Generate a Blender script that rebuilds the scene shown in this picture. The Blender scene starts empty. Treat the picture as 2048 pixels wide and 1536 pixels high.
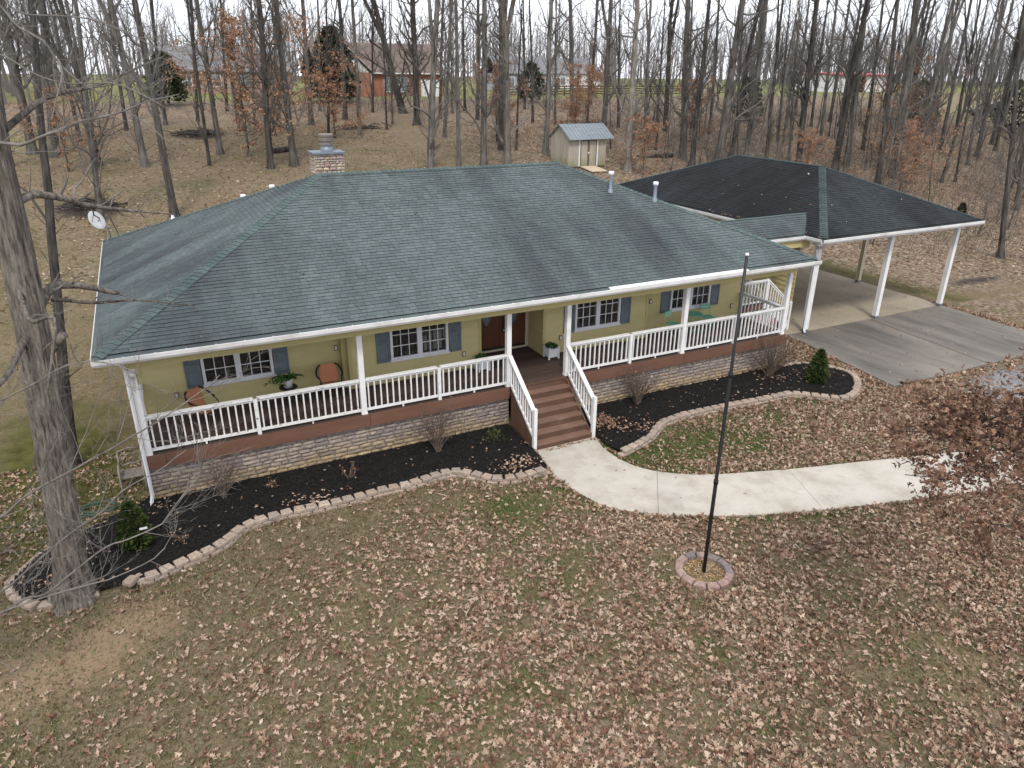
import bpy, math, random
import numpy as np
from mathutils import Matrix, Vector
rng = np.random.default_rng(7); random.seed(7)
sc = bpy.context.scene
COL = sc.collection
# ------------------------------------------------------------------ camera
CAM = np.array([1.56589, -16.49088, 9.57292]); YAW, PITCH, ROLL, FPX = 0.467502, 0.403877, 0.007621, 1437.135
FW = np.array([math.sin(YAW)*math.cos(PITCH), math.cos(YAW)*math.cos(PITCH), -math.sin(PITCH)])
_r = np.array([math.cos(YAW), -math.sin(YAW), 0.0]); _u = np.cross(_r, FW)
RT = math.cos(ROLL)*_r+math.sin(ROLL)*_u; UP = -math.sin(ROLL)*_r+math.cos(ROLL)*_u
cd = bpy.data.cameras.new('camera'); cam = bpy.data.objects.new('camera', cd); COL.objects.link(cam)
cd.sensor_width = 36.0; cd.lens = FPX/2048*36.0; cd.clip_start = 0.1; cd.clip_end = 3000
cam.matrix_world = Matrix(((RT[0], UP[0], -FW[0], CAM[0]), (RT[1], UP[1], -FW[1], CAM[1]), (RT[2], UP[2], -FW[2], CAM[2]), (0, 0, 0, 1)))
sc.camera = cam
# ------------------------------------------------------------------ world: overcast sky
SUN_EL, SUN_AZ = math.radians(52), math.radians(205)     # azimuth clockwise from +y
wd = bpy.data.worlds.new('World'); sc.world = wd; wd.use_nodes = True
nt = wd.node_tree; nt.nodes.clear()
out = nt.nodes.new('ShaderNodeOutputWorld'); bg = nt.nodes.new('ShaderNodeBackground')
sky = nt.nodes.new('ShaderNodeTexSky'); sky.sky_type = 'NISHITA'; sky.sun_disc = False
sky.sun_elevation = SUN_EL; sky.sun_rotation = SUN_AZ; sky.air_density = 1.0; sky.dust_density = 2.0
tc = nt.nodes.new('ShaderNodeTexCoord'); nz = nt.nodes.new('ShaderNodeTexNoise'); nz.inputs['Scale'].default_value = 2.2; nz.inputs['Detail'].default_value = 6
rp = nt.nodes.new('ShaderNodeValToRGB'); rp.color_ramp.elements[0].position = .3; rp.color_ramp.elements[1].position = .75
rp.color_ramp.elements[0].color = (7.9, 8.3, 9.3, 1); rp.color_ramp.elements[1].color = (11.2, 11.3, 11.7, 1)
mx = nt.nodes.new('ShaderNodeMix'); mx.data_type = 'RGBA'; mx.inputs[0].default_value = .86
nt.links.new(tc.outputs['Generated'], nz.inputs['Vector']); nt.links.new(nz.outputs['Fac'], rp.inputs[0])
nt.links.new(sky.outputs[0], mx.inputs[6]); nt.links.new(rp.outputs[0], mx.inputs[7]); nt.links.new(mx.outputs[2], bg.inputs[0])
bg.inputs[1].default_value = 0.10; nt.links.new(bg.outputs[0], out.inputs[0])
sd = bpy.data.lights.new('sun', 'SUN'); sd.energy = 1.5; sd.angle = math.radians(11); sd.color = (1, .93, .83)
so = bpy.data.objects.new('sun', sd); COL.objects.link(so)
sdir = Vector((math.sin(SUN_AZ)*math.cos(SUN_EL), math.cos(SUN_AZ)*math.cos(SUN_EL), math.sin(SUN_EL)))
so.rotation_euler = sdir.to_track_quat('Z', 'Y').to_euler(); so.location = (0, 0, 40)
vs = sc.view_settings; vs.view_transform = 'Standard'; vs.look = 'None'; vs.exposure = 0.76; vs.gamma = 1.0; vs.use_curve_mapping = False
sc.cycles.use_denoising = True; sc.cycles.max_bounces = 6; sc.cycles.transparent_max_bounces = 8
sc.cycles.caustics_reflective = False; sc.cycles.caustics_refractive = False
# ------------------------------------------------------------------ helpers: objects
WM = {}
def link(o): COL.objects.link(o)
def add(name, me, mat=None, parent=None, M=None, kind=None):
    o = bpy.data.objects.new(name, me); link(o)
    if mat is not None and me is not None and len(me.materials) == 0: me.materials.append(mat)
    M = M if M is not None else Matrix.Identity(4)
    if parent is not None:
        o.parent = parent; o.matrix_parent_inverse = WM[parent.name].inverted()
    o.matrix_basis = M; WM[o.name] = M
    if kind: o['kind'] = kind
    return o
def tag(o, label=None, cat=None, group=None, kind=None):
    if label: o['label'] = label
    if cat: o['category'] = cat
    if group: o['group'] = group
    if kind: o['kind'] = kind
    return o
def thing(name, label, cat, loc=(0, 0, 0), group=None):
    o = add(name, None, M=Matrix.Translation(loc)); o.empty_display_size = .2
    return tag(o, label, cat, group)
# ------------------------------------------------------------------ helpers: meshes
def mesh(name, V, Fs, smooth=False):
    V = np.asarray(V, float).reshape(-1, 3)
    if not isinstance(Fs, (list, tuple)): Fs = [Fs]
    Fs = [np.asarray(f, int) for f in Fs if len(f)]
    me = bpy.data.meshes.new(name)
    loops = np.concatenate([f.ravel() for f in Fs]); tot = np.concatenate([np.full(len(f), f.shape[1]) for f in Fs])
    me.vertices.add(len(V)); me.vertices.foreach_set('co', V.ravel().astype(np.float32))
    me.loops.add(len(loops)); me.loops.foreach_set('vertex_index', loops.astype(np.int32))
    me.polygons.add(len(tot)); st = np.concatenate([[0], np.cumsum(tot)[:-1]])
    me.polygons.foreach_set('loop_start', st.astype(np.int32)); me.polygons.foreach_set('loop_total', tot.astype(np.int32))
    me.update(calc_edges=True)
    me.polygons.foreach_set('use_smooth', np.full(len(tot), bool(smooth)))
    return me
class MB:
    def __init__(s): s.v = []; s.q = []; s.t = []; s.p = []; s.n = 0
    def raw(s, V, Q=None, T=None, P=None):
        V = np.asarray(V, float).reshape(-1, 3); s.v.append(V)
        if Q is not None and len(Q): s.q.append(np.asarray(Q, int)+s.n)
        if T is not None and len(T): s.t.append(np.asarray(T, int)+s.n)
        if P is not None: s.p += [[i+s.n for i in f] for f in P]
        s.n += len(V); return s
    def box(s, a, b, M=None):
        x0, y0, z0 = a; x1, y1, z1 = b
        V = np.array([(x0, y0, z0), (x1, y0, z0), (x1, y1, z0), (x0, y1, z0), (x0, y0, z1), (x1, y0, z1), (x1, y1, z1), (x0, y1, z1)], float)
        if M is not None: V = xf(V, M)
        return s.raw(V, [(0, 3, 2, 1), (4, 5, 6, 7), (0, 1, 5, 4), (1, 2, 6, 5), (2, 3, 7, 6), (3, 0, 4, 7)])
    def bar(s, a, b, w, h, up=(0, 0, 1)):
        a = np.array(a, float); b = np.array(b, float); d = b-a; L = np.linalg.norm(d); d = d/L
        up = np.array(up, float); side = np.cross(d, up); side /= np.linalg.norm(side); u = np.cross(side, d)
        V = []
        for p in (a, b):
            for sx, sz in ((-1, -1), (1, -1), (1, 1), (-1, 1)): V.append(p+side*sx*w/2+u*sz*h/2)
        return s.raw(V, [(0, 1, 2, 3), (7, 6, 5, 4), (0, 4, 5, 1), (1, 5, 6, 2), (2, 6, 7, 3), (3, 7, 4, 0)])
    def tube(s, P, R, n=8, cap=True):
        P = np.asarray(P, float); R = np.broadcast_to(np.asarray(R, float), (len(P),))
        V, Q = tubes(P[None], R[None], n); s.raw(V, Q)
        if cap:
            k = len(P); s.p.append([s.n-n*k+i for i in range(n)][::-1]); s.p.append([s.n-n+i for i in range(n)])
        return s
    def lathe(s, prof, c=(0, 0, 0), n=16):
        prof = np.array(prof, float); a = np.linspace(0, 2*np.pi, n, endpoint=False)
        V = np.stack([np.outer(prof[:, 0], np.cos(a)), np.outer(prof[:, 0], np.sin(a)), np.repeat(prof[:, 1:2], n, 1)], -1).reshape(-1, 3)+np.array(c)
        Q = [(i*n+j, i*n+(j+1) % n, (i+1)*n+(j+1) % n, (i+1)*n+j) for i in range(len(prof)-1) for j in range(n)]
        return s.raw(V, Q)
    def prism(s, poly, z0, z1):
        n = len(poly); V = [(x, y, z0) for x, y in poly]+[(x, y, z1) for x, y in poly]
        return s.raw(V, [(i, (i+1) % n, n+(i+1) % n, n+i) for i in range(n)], P=[list(range(n))[::-1], list(range(n, 2*n))])
    def mesh(s, name, smooth=False):
        Fs = []
        if s.q: Fs.append(np.concatenate(s.q))
        if s.t: Fs.append(np.concatenate(s.t))
        byn = {}
        for f in s.p: byn.setdefault(len(f), []).append(f)
        Fs += [np.array(v) for v in byn.values()]
        return mesh(name, np.concatenate(s.v), Fs, smooth)
def xf(V, M):
    A = np.array(M); return np.asarray(V)@A[:3, :3].T+A[:3, 3]
def tubes(P, R, n=4, phase=0.):
    "P (N,K,3) polylines, R (N,K) radii"
    N, K, _ = P.shape
    T = np.empty_like(P); T[:, 1:-1] = P[:, 2:]-P[:, :-2]; T[:, 0] = P[:, 1]-P[:, 0]; T[:, -1] = P[:, -1]-P[:, -2]
    T /= np.linalg.norm(T, axis=2, keepdims=True)+1e-9
    mean = P[:, -1]-P[:, 0]; mean /= np.linalg.norm(mean, axis=1, keepdims=True)+1e-9
    ref = np.where(np.abs(mean[:, 2:3]) > .8, np.array([[1., 0, 0]]), np.array([[0, 0, 1.]]))
    A = np.cross(T, ref[:, None, :]); A /= np.linalg.norm(A, axis=2, keepdims=True)+1e-9; B = np.cross(T, A)
    a = np.linspace(0, 2*np.pi, n, endpoint=False)+phase
    V = P[:, :, None, :]+R[:, :, None, None]*(A[:, :, None, :]*np.cos(a)[None, None, :, None]+B[:, :, None, :]*np.sin(a)[None, None, :, None])
    idx = np.arange(N*K*n).reshape(N, K, n); nx = np.roll(idx, -1, 2)
    Q = np.stack([idx[:, :-1], nx[:, :-1], nx[:, 1:], idx[:, 1:]], -1).reshape(-1, 4)
    return V.reshape(-1, 3), Q
def spline(P, n, closed=False):
    P = np.array(P, float)
    if closed: Q = np.vstack([P[-1], P, P[0], P[1]])
    else: Q = np.vstack([2*P[0]-P[1], P, 2*P[-1]-P[-2]])
    outp = []; segs = len(Q)-3
    for i in range(segs):
        p0, p1, p2, p3 = Q[i:i+4]
        for t in np.linspace(0, 1, 12, endpoint=False):
            outp.append(.5*((2*p1)+(-p0+p2)*t+(2*p0-5*p1+4*p2-p3)*t*t+(-p0+3*p1-3*p2+p3)*t**3))
    outp.append(Q[-2]); outp = np.array(outp)
    d = np.concatenate([[0], np.cumsum(np.linalg.norm(np.diff(outp, axis=0), axis=1))])
    s = np.linspace(0, d[-1], n)
    return np.stack([np.interp(s, d, outp[:, k]) for k in range(outp.shape[1])], 1)
def inpoly(x, y, poly):
    x = np.asarray(x); y = np.asarray(y); c = np.zeros(x.shape, bool); n = len(poly)
    for i in range(n):
        x1, y1 = poly[i]; x2, y2 = poly[(i+1) % n]
        if y1 == y2: continue
        m = ((y1 > y) != (y2 > y)) & (x < (x2-x1)*(y-y1)/(y2-y1)+x1); c ^= m
    return c
_G = rng.random((256, 256))
def vnoise(x, y, s=1.0):
    x = np.asarray(x, float)*s; y = np.asarray(y, float)*s; xi = np.floor(x).astype(int); yi = np.floor(y).astype(int); fx = x-xi; fy = y-yi
    fx = fx*fx*(3-2*fx); fy = fy*fy*(3-2*fy); g = lambda a, b: _G[a % 256, b % 256]
    return (g(xi, yi)*(1-fx)+g(xi+1, yi)*fx)*(1-fy)+(g(xi, yi+1)*(1-fx)+g(xi+1, yi+1)*fx)*fy
def fbm(x, y, s=1.): return (vnoise(x, y, s)+.5*vnoise(x+17, y+5, 2*s)+.25*vnoise(x+3, y+41, 4*s))/1.75
def sstep(a, b, x): t = np.clip((x-a)/(b-a), 0, 1); return t*t*(3-2*t)
# ------------------------------------------------------------------ helpers: materials
def newmat(name):
    m = bpy.data.materials.new(name); m.use_nodes = True; n = m.node_tree; n.nodes.clear()
    o = n.nodes.new('ShaderNodeOutputMaterial'); b = n.nodes.new('ShaderNodeBsdfPrincipled'); n.links.new(b.outputs[0], o.inputs[0])
    b.inputs['Specular IOR Level'].default_value = .25
    return m, n, b
def N(n, t, **k):
    x = n.nodes.new(t)
    for a, v in k.items(): setattr(x, a, v)
    return x
def mathn(n, op, a, b=None, c=None):
    x = N(n, 'ShaderNodeMath', operation=op)
    for i, v in enumerate((a, b, c)):
        if v is None: continue
        if isinstance(v, (int, float)): x.inputs[i].default_value = v
        else: n.links.new(v, x.inputs[i])
    return x.outputs[0]
def mixc(n, f, a, b, blend='MIX'):
    x = N(n, 'ShaderNodeMix', data_type='RGBA', blend_type=blend)
    for i, v in ((0, f), (6, a), (7, b)):
        if isinstance(v, (int, float)): x.inputs[i].default_value = v
        elif isinstance(v, tuple): x.inputs[i].default_value = (*v, 1)
        else: n.links.new(v, x.inputs[i])
    return x.outputs[2]
def ramp(n, fac, cols, pos=None, interp='LINEAR'):
    x = N(n, 'ShaderNodeValToRGB'); e = x.color_ramp.elements; x.color_ramp.interpolation = interp
    pos = pos or list(np.linspace(0, 1, len(cols)))
    while len(e) < len(cols): e.new(.5)
    for i, (c, p) in enumerate(zip(cols, pos)): e[i].position = p; e[i].color = (*c, 1) if isinstance(c, tuple) else (c, c, c, 1)
    n.links.new(fac, x.inputs[0]); return x.outputs[0]
def noise(n, vec, scale, detail=4, rough=.55, stretch=None):
    if stretch is not None:
        mp = N(n, 'ShaderNodeMapping'); mp.inputs['Scale'].default_value = stretch; n.links.new(vec, mp.inputs[0]); vec = mp.outputs[0]
    x = N(n, 'ShaderNodeTexNoise'); x.inputs['Scale'].default_value = scale; x.inputs['Detail'].default_value = detail; x.inputs['Roughness'].default_value = rough
    n.links.new(vec, x.inputs['Vector']); return x.outputs['Fac']
def wpos(n): return N(n, 'ShaderNodeNewGeometry').outputs['Position']
def opos(n): return N(n, 'ShaderNodeTexCoord').outputs['Object']
def rnd(n):
    g = N(n, 'ShaderNodeNewGeometry').outputs['Random Per Island']; o = N(n, 'ShaderNodeObjectInfo').outputs['Random']
    return mathn(n, 'FRACT', mathn(n, 'ADD', g, o))
def bump(n, b, h, strength=.4, dist=.02):
    x = N(n, 'ShaderNodeBump'); x.inputs['Strength'].default_value = strength; x.inputs['Distance'].default_value = dist
    n.links.new(h, x.inputs['Height']); n.links.new(x.outputs[0], b.inputs['Normal'])
def plain(name, cols, scale=3., rough=.7, bs=.2, bd=.01, vary=.0, stretch=None, metal=0., local=False, spec=None, pos=None, bscale=None):
    "noise-mottled material; vary = brightness spread between pieces"
    m, n, b = newmat(name); p = opos(n) if local else wpos(n)
    f = noise(n, p, scale, 6, .6, stretch); c = ramp(n, f, cols, pos or list(np.linspace(.25, .75, len(cols))))
    if vary:
        v = mathn(n, 'MULTIPLY_ADD', rnd(n), vary*2, 1-vary); h = N(n, 'ShaderNodeHueSaturation'); n.links.new(v, h.inputs['Value']); n.links.new(c, h.inputs['Color']); c = h.outputs[0]
    n.links.new(c, b.inputs['Base Color']); b.inputs['Roughness'].default_value = rough; b.inputs['Metallic'].default_value = metal
    if spec is not None: b.inputs['Specular IOR Level'].default_value = spec
    if bs: bump(n, b, noise(n, p, bscale or scale*6, 4, .6, stretch), bs, bd)
    return m
def pieces(name, cols, rough=.8, scale=14., bs=.4, bd=.01, amt=.35, pos=None, extra=None):
    "each piece (island or object) picks its own colour from a ramp, then gets mottled"
    m, n, b = newmat(name); p = wpos(n); c = ramp(n, rnd(n), cols, pos)
    f = noise(n, p, scale, 5, .6); c = mixc(n, amt, c, ramp(n, f, [.25, 1.6], [.3, .7]), 'MULTIPLY')
    if extra: c = extra(n, c, p)
    n.links.new(c, b.inputs['Base Color']); b.inputs['Roughness'].default_value = rough
    if bs: bump(n, b, noise(n, p, scale*3, 4, .65), bs, bd)
    return m
# ------------------------------------------------------------------ layout data (metres; x along the front of the house, y away from the road)
YS = np.array([-1e3, 10, 15, 20, 30, 45, 70, 105, 180, 400, 1e4]); ZS = np.array([0, 0, .55, 1.3, 3.3, 5.3, 7.0, 7.6, 8.2, 8.7, 8.8])
def hgt(x, y):
    x = np.asarray(x, float); y = np.asarray(y, float)
    k = np.exp(-((y[..., None]+np.linspace(-3, 3, 7)-y[..., None])/2.)**2); yy = y[..., None]+np.linspace(-3, 3, 7)
    z = (np.interp(yy, YS, ZS)*k).sum(-1)/k.sum(-1)
    pad = sstep(21, 22.5, x)*(1-sstep(34.2, 38, x))*(1-sstep(17.5, 21, y))
    z = z*(1-pad) + pad*0.0
    z = z+(fbm(x, y, .15)-.5)*.35*sstep(14, 30, y)+(vnoise(x, y, .5)-.5)*.05*sstep(-60, -1.5, -np.abs(y+20))*0
    return z
def h1(x, y): return float(hgt(np.array([x]), np.array([y]))[0])
BEDL = [(0.5, .75), (0.08, .42), (-.39, .18), (-.84, -.08), (-1.26, -.4), (-1.67, -.6), (-1.98, -1.11), (-2.15, -1.56), (-1.89, -2.11), (-1.4, -2.45), (-.09, -2.5), (.37, -2.49), (.75, -2.37), (1.2, -2.21), (1.61, -2.06), (1.95, -1.83), (2.36, -1.48), (2.82, -1.36), (3.39, -1.34), (4.08, -1.39), (4.81, -1.4), (5.57, -1.36), (6.34, -1.37), (7.05, -1.27), (7.6, -1.29), (8.01, -1.65), (8.36, -2.05), (8.87, -2.24), (9.4, -2.24), (9.86, -2.2), (10.02, -1.05), (10.05, .75)]
BEDR = [(12.08, .75), (12.1, -1.0), (12.0, -1.7), (12.15, -2.3), (12.66, -2.17), (13.37, -1.9), (13.9, -1.55), (14.36, -1.3), (15.22, -1.18), (16.18, -1.2), (17.34, -1.27), (18.52, -1.36), (19.4, -1.42), (20.0, -1.9), (20.68, -2.4), (21.51, -2.18), (22.4, -1.45), (22.6, -.77), (22.3, -.12), (21.7, .36), (20.98, .45), (20.8, .75)]
W_OUT = spline([(10.12, -1.05), (9.97, -2.12), (9.96, -2.91), (10.09, -3.68), (10.37, -4.36), (10.89, -4.86), (11.6, -5.35), (13.19, -6.1), (15.01, -6.72), (17.59, -7.42), (19.08, -7.8), (20.6, -8.15)], 90)
W_IN = spline([(12.07, -1.05), (11.9, -1.87), (12.04, -2.82), (12.52, -3.5), (13.37, -4.09), (14.65, -4.56), (16.0, -4.99), (17.76, -5.45), (18.94, -5.78), (20.46, -6.2), (22.0, -6.6)], 90)
WALK = [tuple(p) for p in W_OUT]+[tuple(p) for p in W_IN[::-1]]
SLAB = [(23.1, -2.4), (33.25, -2.6), (33.75, 8), (33.75, 17.6), (23.95, 17.6), (23.95, 3.2)]
def walkdist(x, y):
    d = np.full(np.shape(x), 1e9)
    for p in np.vstack([W_OUT, W_IN]): d = np.minimum(d, np.hypot(x-p[0], y-p[1]))
    return d
def leafden(x, y):
    "how thickly the fallen leaves lie, 0..1"
    r = sstep(1., 13., x+.3*(-y-4))*.72+.26
    r = r*(.35+1.0*fbm(x+9, y, .55))
    r *= 1-.85*np.exp(-(((x+.6)/2.6)**2+((y+4.2)/1.5)**2))
    r *= 1-.92*np.exp(-(((x-14.6)/2.9)**2+((y+2.6)/1.3)**2))
    r *= 1-.8*np.exp(-(((x-8.2)/1.3)**2+((y+3.3)/1.0)**2))
    r *= 1-.6*np.exp(-(((x-12.2)/1.6)**2+((y+11.3)/1.4)**2))
    r *= 1-.8*np.exp(-(((x-4.5)/3.5)**2+((y+2.2)/.7)**2))
    r += .5*np.exp(-(((x-21.5)/3)**2+((y+4)/2.2)**2))
    r *= .25+1.35*vnoise(x+31, y+7, 2.1)
    return np.clip(r*(1-.9*np.clip(gravelness(x, y), 0, 1)), 0, 1)
def gravelness(x, y): return 1.3*np.exp(-(((x-27.6)/3.0)**2+((y+4.2)/1.5)**2))
def greenness(x, y):
    g = .33*fbm(x, y, .7)+.17*sstep(.45, .75, fbm(x+5, y+60, .35))+.10*sstep(.6, .8, vnoise(x, y, 1.7))
    g = g+.42*np.exp(-(walkdist(x, y)/.32)**2)*(y < 0)*(.5+fbm(x, y, 1.3))
    g = g+.62*np.exp(-(((x-15.2)/3.2)**2+((y+2.9)/1.2)**2))+.34*np.exp(-(((x-8.3)/1.5)**2+((y+3.2)/.9)**2))
    g = g+.25*np.exp(-(((x-5.5)/2.5)**2+((y+8)/2.2)**2))*fbm(x, y, 1.1)+.55*np.exp(-(((x-22.2)/1.6)**2+((y-.9)/.9)**2))
    return np.clip(g*(y < 40), 0, 1)
def fieldness(x, y):
    return np.clip(sstep(70, 80, y-.12*np.clip(x-60, 0, 100)+6*fbm(x, y, .1))+sstep(84, 90, x-.6*(y-45))*sstep(38, 44, y)+np.exp(-(((x+11)/6)**4+((y-46)/6)**4)), 0, 1)
# ------------------------------------------------------------------ ground
def axis(fine, lo, hi, step, grow=1.12):
    a = list(np.arange(fine[0], fine[1]+1e-6, step)); s = step
    while a[-1] < hi: s *= grow; a.append(a[-1]+s)
    s = step; b = []; c = fine[0]
    while c > lo: s *= grow; c -= s; b.append(c)
    return np.array(b[::-1]+a)
gx = axis((-9, 40), -400, 600, .28, 1.1); gy = np.concatenate([axis((-15, 12), -60, 12, .28, 1.12)[:-1], axis((12, 60), 12, 1400, .8, 1.1)])
gy = np.unique(np.round(gy, 4))
X, Y = np.meshgrid(gx, gy); Z = hgt(X, Y)
Z = Z-.05*inpoly(X, Y, WALK)-.35*inpoly(X, Y, [(23.6, -2), (33, -2.2), (33.4, 17), (24.3, 17)])-.0
V = np.stack([X, Y, Z], -1).reshape(-1, 3); ny, nx_ = X.shape
ii = np.arange(nx_*ny).reshape(ny, nx_); Q = np.stack([ii[:-1, :-1], ii[:-1, 1:], ii[1:, 1:], ii[1:, :-1]], -1).reshape(-1, 4)
gm = mesh('ground', V, Q, True)
def attr(me, name, vals):
    a = me.attributes.new(name, 'FLOAT', 'POINT'); a.data.foreach_set('value', np.asarray(vals, np.float32).ravel())
attr(gm, 'green', greenness(X, Y)); attr(gm, 'field', fieldness(X, Y))
attr(gm, 'dirt', np.clip(1.1*np.exp(-((((X+.9)*.86+(Y+4.3)*.5)/2.4)**2+((-(X+.9)*.5+(Y+4.3)*.86)/.95)**2))+.5*np.exp(-(((X-13.4)/2.2)**2+((Y+11.4)/1.6)**2))+.45*np.exp(-(((X-33)/4.)**2+((Y-21)/3)**2))+.35*np.exp(-(((X-8)/9.)**2+((Y-21)/6)**2)), 0, 1))
attr(gm, 'moss', np.clip(np.exp(-(((X+1.6)/2.0)**2+((Y-3)/5.5)**2))+.7*np.exp(-(((X-35.5)/1.5)**2+((Y-7)/6)**2))+.45*sstep(.52, .7, fbm(X, Y, .2))*sstep(16, 22, Y)*(Y < 55)*(X < 30), 0, 1))
attr(gm, 'litter', np.clip(.85*sstep(.3, .8, leafden(X, Y))*(Y < 3)+sstep(12, 18, Y)*(.35+.65*sstep(20, 36, X))*(1-sstep(64, 78, Y-.1*np.clip(X-60, 0, 100)))+sstep(34, 37, X)*sstep(2, 6, Y)*.9*(Y < 60)+.35*sstep(46, 60, Y)*(Y < 70), 0, 1))
attr(gm, 'gravel', np.clip(gravelness(X, Y)+1.1*sstep(30, 36, X)*np.exp(-((Y+4.9)/2.)**2), 0, 1))
attr(gm, 'ash', np.clip(1.2*np.exp(-(((X+1.3)/1.7)**2+((Y-28.5)/1.7)**2))+1.2*np.exp(-(((X-6.2)/2.4)**2+((Y-46.5)/2.2)**2))+.8*np.exp(-(((X-39.5)/3.2)**2+((Y-5.3)/.7)**2))+.55*np.exp(-(((X-19)/4)**2+((Y-47.5)/1.2)**2)), 0, 1))
def ground_mat():
    m, n, b = newmat('ground_material'); p = wpos(n)
    A = lambda s: N(n, 'ShaderNodeAttribute', attribute_name=s).outputs['Fac']
    fine = noise(n, p, 15, 8, .8); mid = noise(n, p, 2.2, 7, .65); big = noise(n, p, .5, 5, .6); clump = noise(n, p, 6, 6, .75)
    c = ramp(n, fine, [(.018, .015, .008), (.11, .088, .05), (.31, .25, .16)], [.37, .5, .63])
    c = mixc(n, .4, c, ramp(n, clump, [(.045, .036, .018), (.135, .108, .06), (.27, .21, .15)], [.36, .5, .64]))
    c = mixc(n, .3, c, ramp(n, mid, [(.085, .085, .034), (.15, .115, .075), (.22, .16, .115)], [.38, .5, .62]))
    gcol = ramp(n, fine, [(.016, .032, .007), (.05, .08, .018), (.12, .14, .05)], [.3, .52, .74])
    gf = ramp(n, mathn(n, 'ADD', A('green'), mathn(n, 'MULTIPLY_ADD', mathn(n, 'ADD', mid, clump), .75, -.75)), [0., .85], [.24, .62]); c = mixc(n, gf, c, gcol)
    fcol = ramp(n, mid, [(.14, .125, .06), (.15, .16, .06), (.20, .19, .095)], [.3, .5, .7]); c = mixc(n, A('field'), c, fcol)
    mcol = ramp(n, mid, [(.022, .026, .008), (.06, .062, .015), (.10, .095, .03)], [.3, .5, .7])
    mf = ramp(n, mathn(n, 'ADD', A('moss'), mathn(n, 'MULTIPLY_ADD', big, 1.3, -.65)), [0., .92], [.3, .7]); c = mixc(n, mf, c, mcol)
    dcol = ramp(n, fine, [(.17, .115, .07), (.31, .225, .15)], [.3, .7])
    df = ramp(n, mathn(n, 'ADD', A('dirt'), mathn(n, 'MULTIPLY_ADD', mathn(n, 'ADD', mid, big), 1.1, -1.1)), [0., .85], [.3, .85]); c = mixc(n, df, c, dcol)
    vo = N(n, 'ShaderNodeTexVoronoi'); vo.inputs['Scale'].default_value = 7.5; n.links.new(p, vo.inputs['Vector'])
    sep = N(n, 'ShaderNodeSeparateColor'); n.links.new(vo.outputs['Color'], sep.inputs[0])
    lc = ramp(n, sep.outputs[0], [(.07, .048, .036), (.15, .105, .08), (.23, .17, .133), (.34, .27, .215)], [.05, .4, .7, 1.])
    lf = ramp(n, mathn(n, 'ADD', A('litter'), mathn(n, 'MULTIPLY_ADD', big, .9, -.45)), [0., .85], [.15, .75])
    lf = mathn(n, 'MULTIPLY', lf, ramp(n, noise(n, p, 5, 4), [.35, 1.], [.35, .6])); c = mixc(n, lf, c, lc)
    gvc = ramp(n, fine, [(.09, .09, .093), (.19, .19, .197), (.31, .31, .32)], [.36, .5, .64])
    vf = ramp(n, mathn(n, 'ADD', A('gravel'), mathn(n, 'MULTIPLY_ADD', mid, .9, -.45)), [0., .95], [.42, .72]); c = mixc(n, vf, c, gvc)
    af = ramp(n, mathn(n, 'ADD', A('ash'), mathn(n, 'MULTIPLY_ADD', mid, .9, -.45)), [0., .9], [.4, .75]); c = mixc(n, af, c, (.035, .03, .03))
    n.links.new(c, b.inputs['Base Color']); b.inputs['Roughness'].default_value = .95; b.inputs['Specular IOR Level'].default_value = .1
    bump(n, b, mathn(n, 'ADD', fine, mid), .7, .03); return m
ground = add('ground', gm, ground_mat(), kind='structure')
# ------------------------------------------------------------------ materials
M_white = plain('white_paint', [(.56, .56, .555), (.66, .665, .665), (.70, .70, .70)], 2.2, .5, .08, .004)
M_weather = plain('weathered_white_paint', [(.17, .16, .14), (.60, .60, .59), (.69, .69, .685)], 7, .55, .1, .004, pos=[.30, .40, .7])
M_trim = plain('white_trim', [(.60, .61, .63), (.68, .69, .71)], 2, .45, .05, .003)
M_gutter = plain('gutter_metal', [(.40, .385, .36), (.60, .60, .595), (.67, .67, .665)], 1.6, .4, .05, .003, pos=[.25, .45, .7])
M_yellow = plain('yellow_siding', [(.455, .395, .19), (.515, .45, .225)], 1.2, .65, .12, .004, vary=.035, stretch=(1, 1, 4))
M_beam = plain('yellow_trim', [(.41, .355, .165), (.46, .40, .195)], 1.5, .65, .08, .004)
M_blue = plain('blue_grey_shutter', [(.10, .128, .148), (.145, .18, .20)], 6, .6, .1, .004)
M_deck = plain('deck_boards', [(.045, .03, .026), (.085, .058, .05)], 2.5, .7, .3, .006, vary=.16, stretch=(.6, 6, 6))
M_tread = plain('lit_tread_paint', [(.145, .087, .063), (.18, .11, .082), (.28, .20, .165)], 2.2, .6, .12, .004, vary=.05, pos=[.3, .6, .86])  # treads lighter than risers: light from above put into the paint colour
M_stair = plain('brown_stair_paint', [(.085, .046, .031), (.112, .063, .044), (.17, .105, .08)], 2.2, .6, .12, .004, vary=.05, pos=[.3, .6, .86])  # darker brown, riser shade put into the colour
M_skirt = plain('reddish_brown_board', [(.11, .054, .036), (.155, .082, .057)], 1.6, .65, .12, .004, vary=.07, stretch=(.5, 3, 3))
M_wood = plain('varnished_door', [(.075, .03, .016), (.14, .06, .032)], 2.2, .35, .1, .003, stretch=(9, 9, .8))
M_dark = plain('dark_interior', [(.012, .012, .013), (.02, .02, .02)], 2, .9, 0)
M_blackmetal = plain('black_metal', [(.012, .012, .013), (.025, .025, .026)], 5, .4, .05, .002)
M_concrete = None
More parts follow.
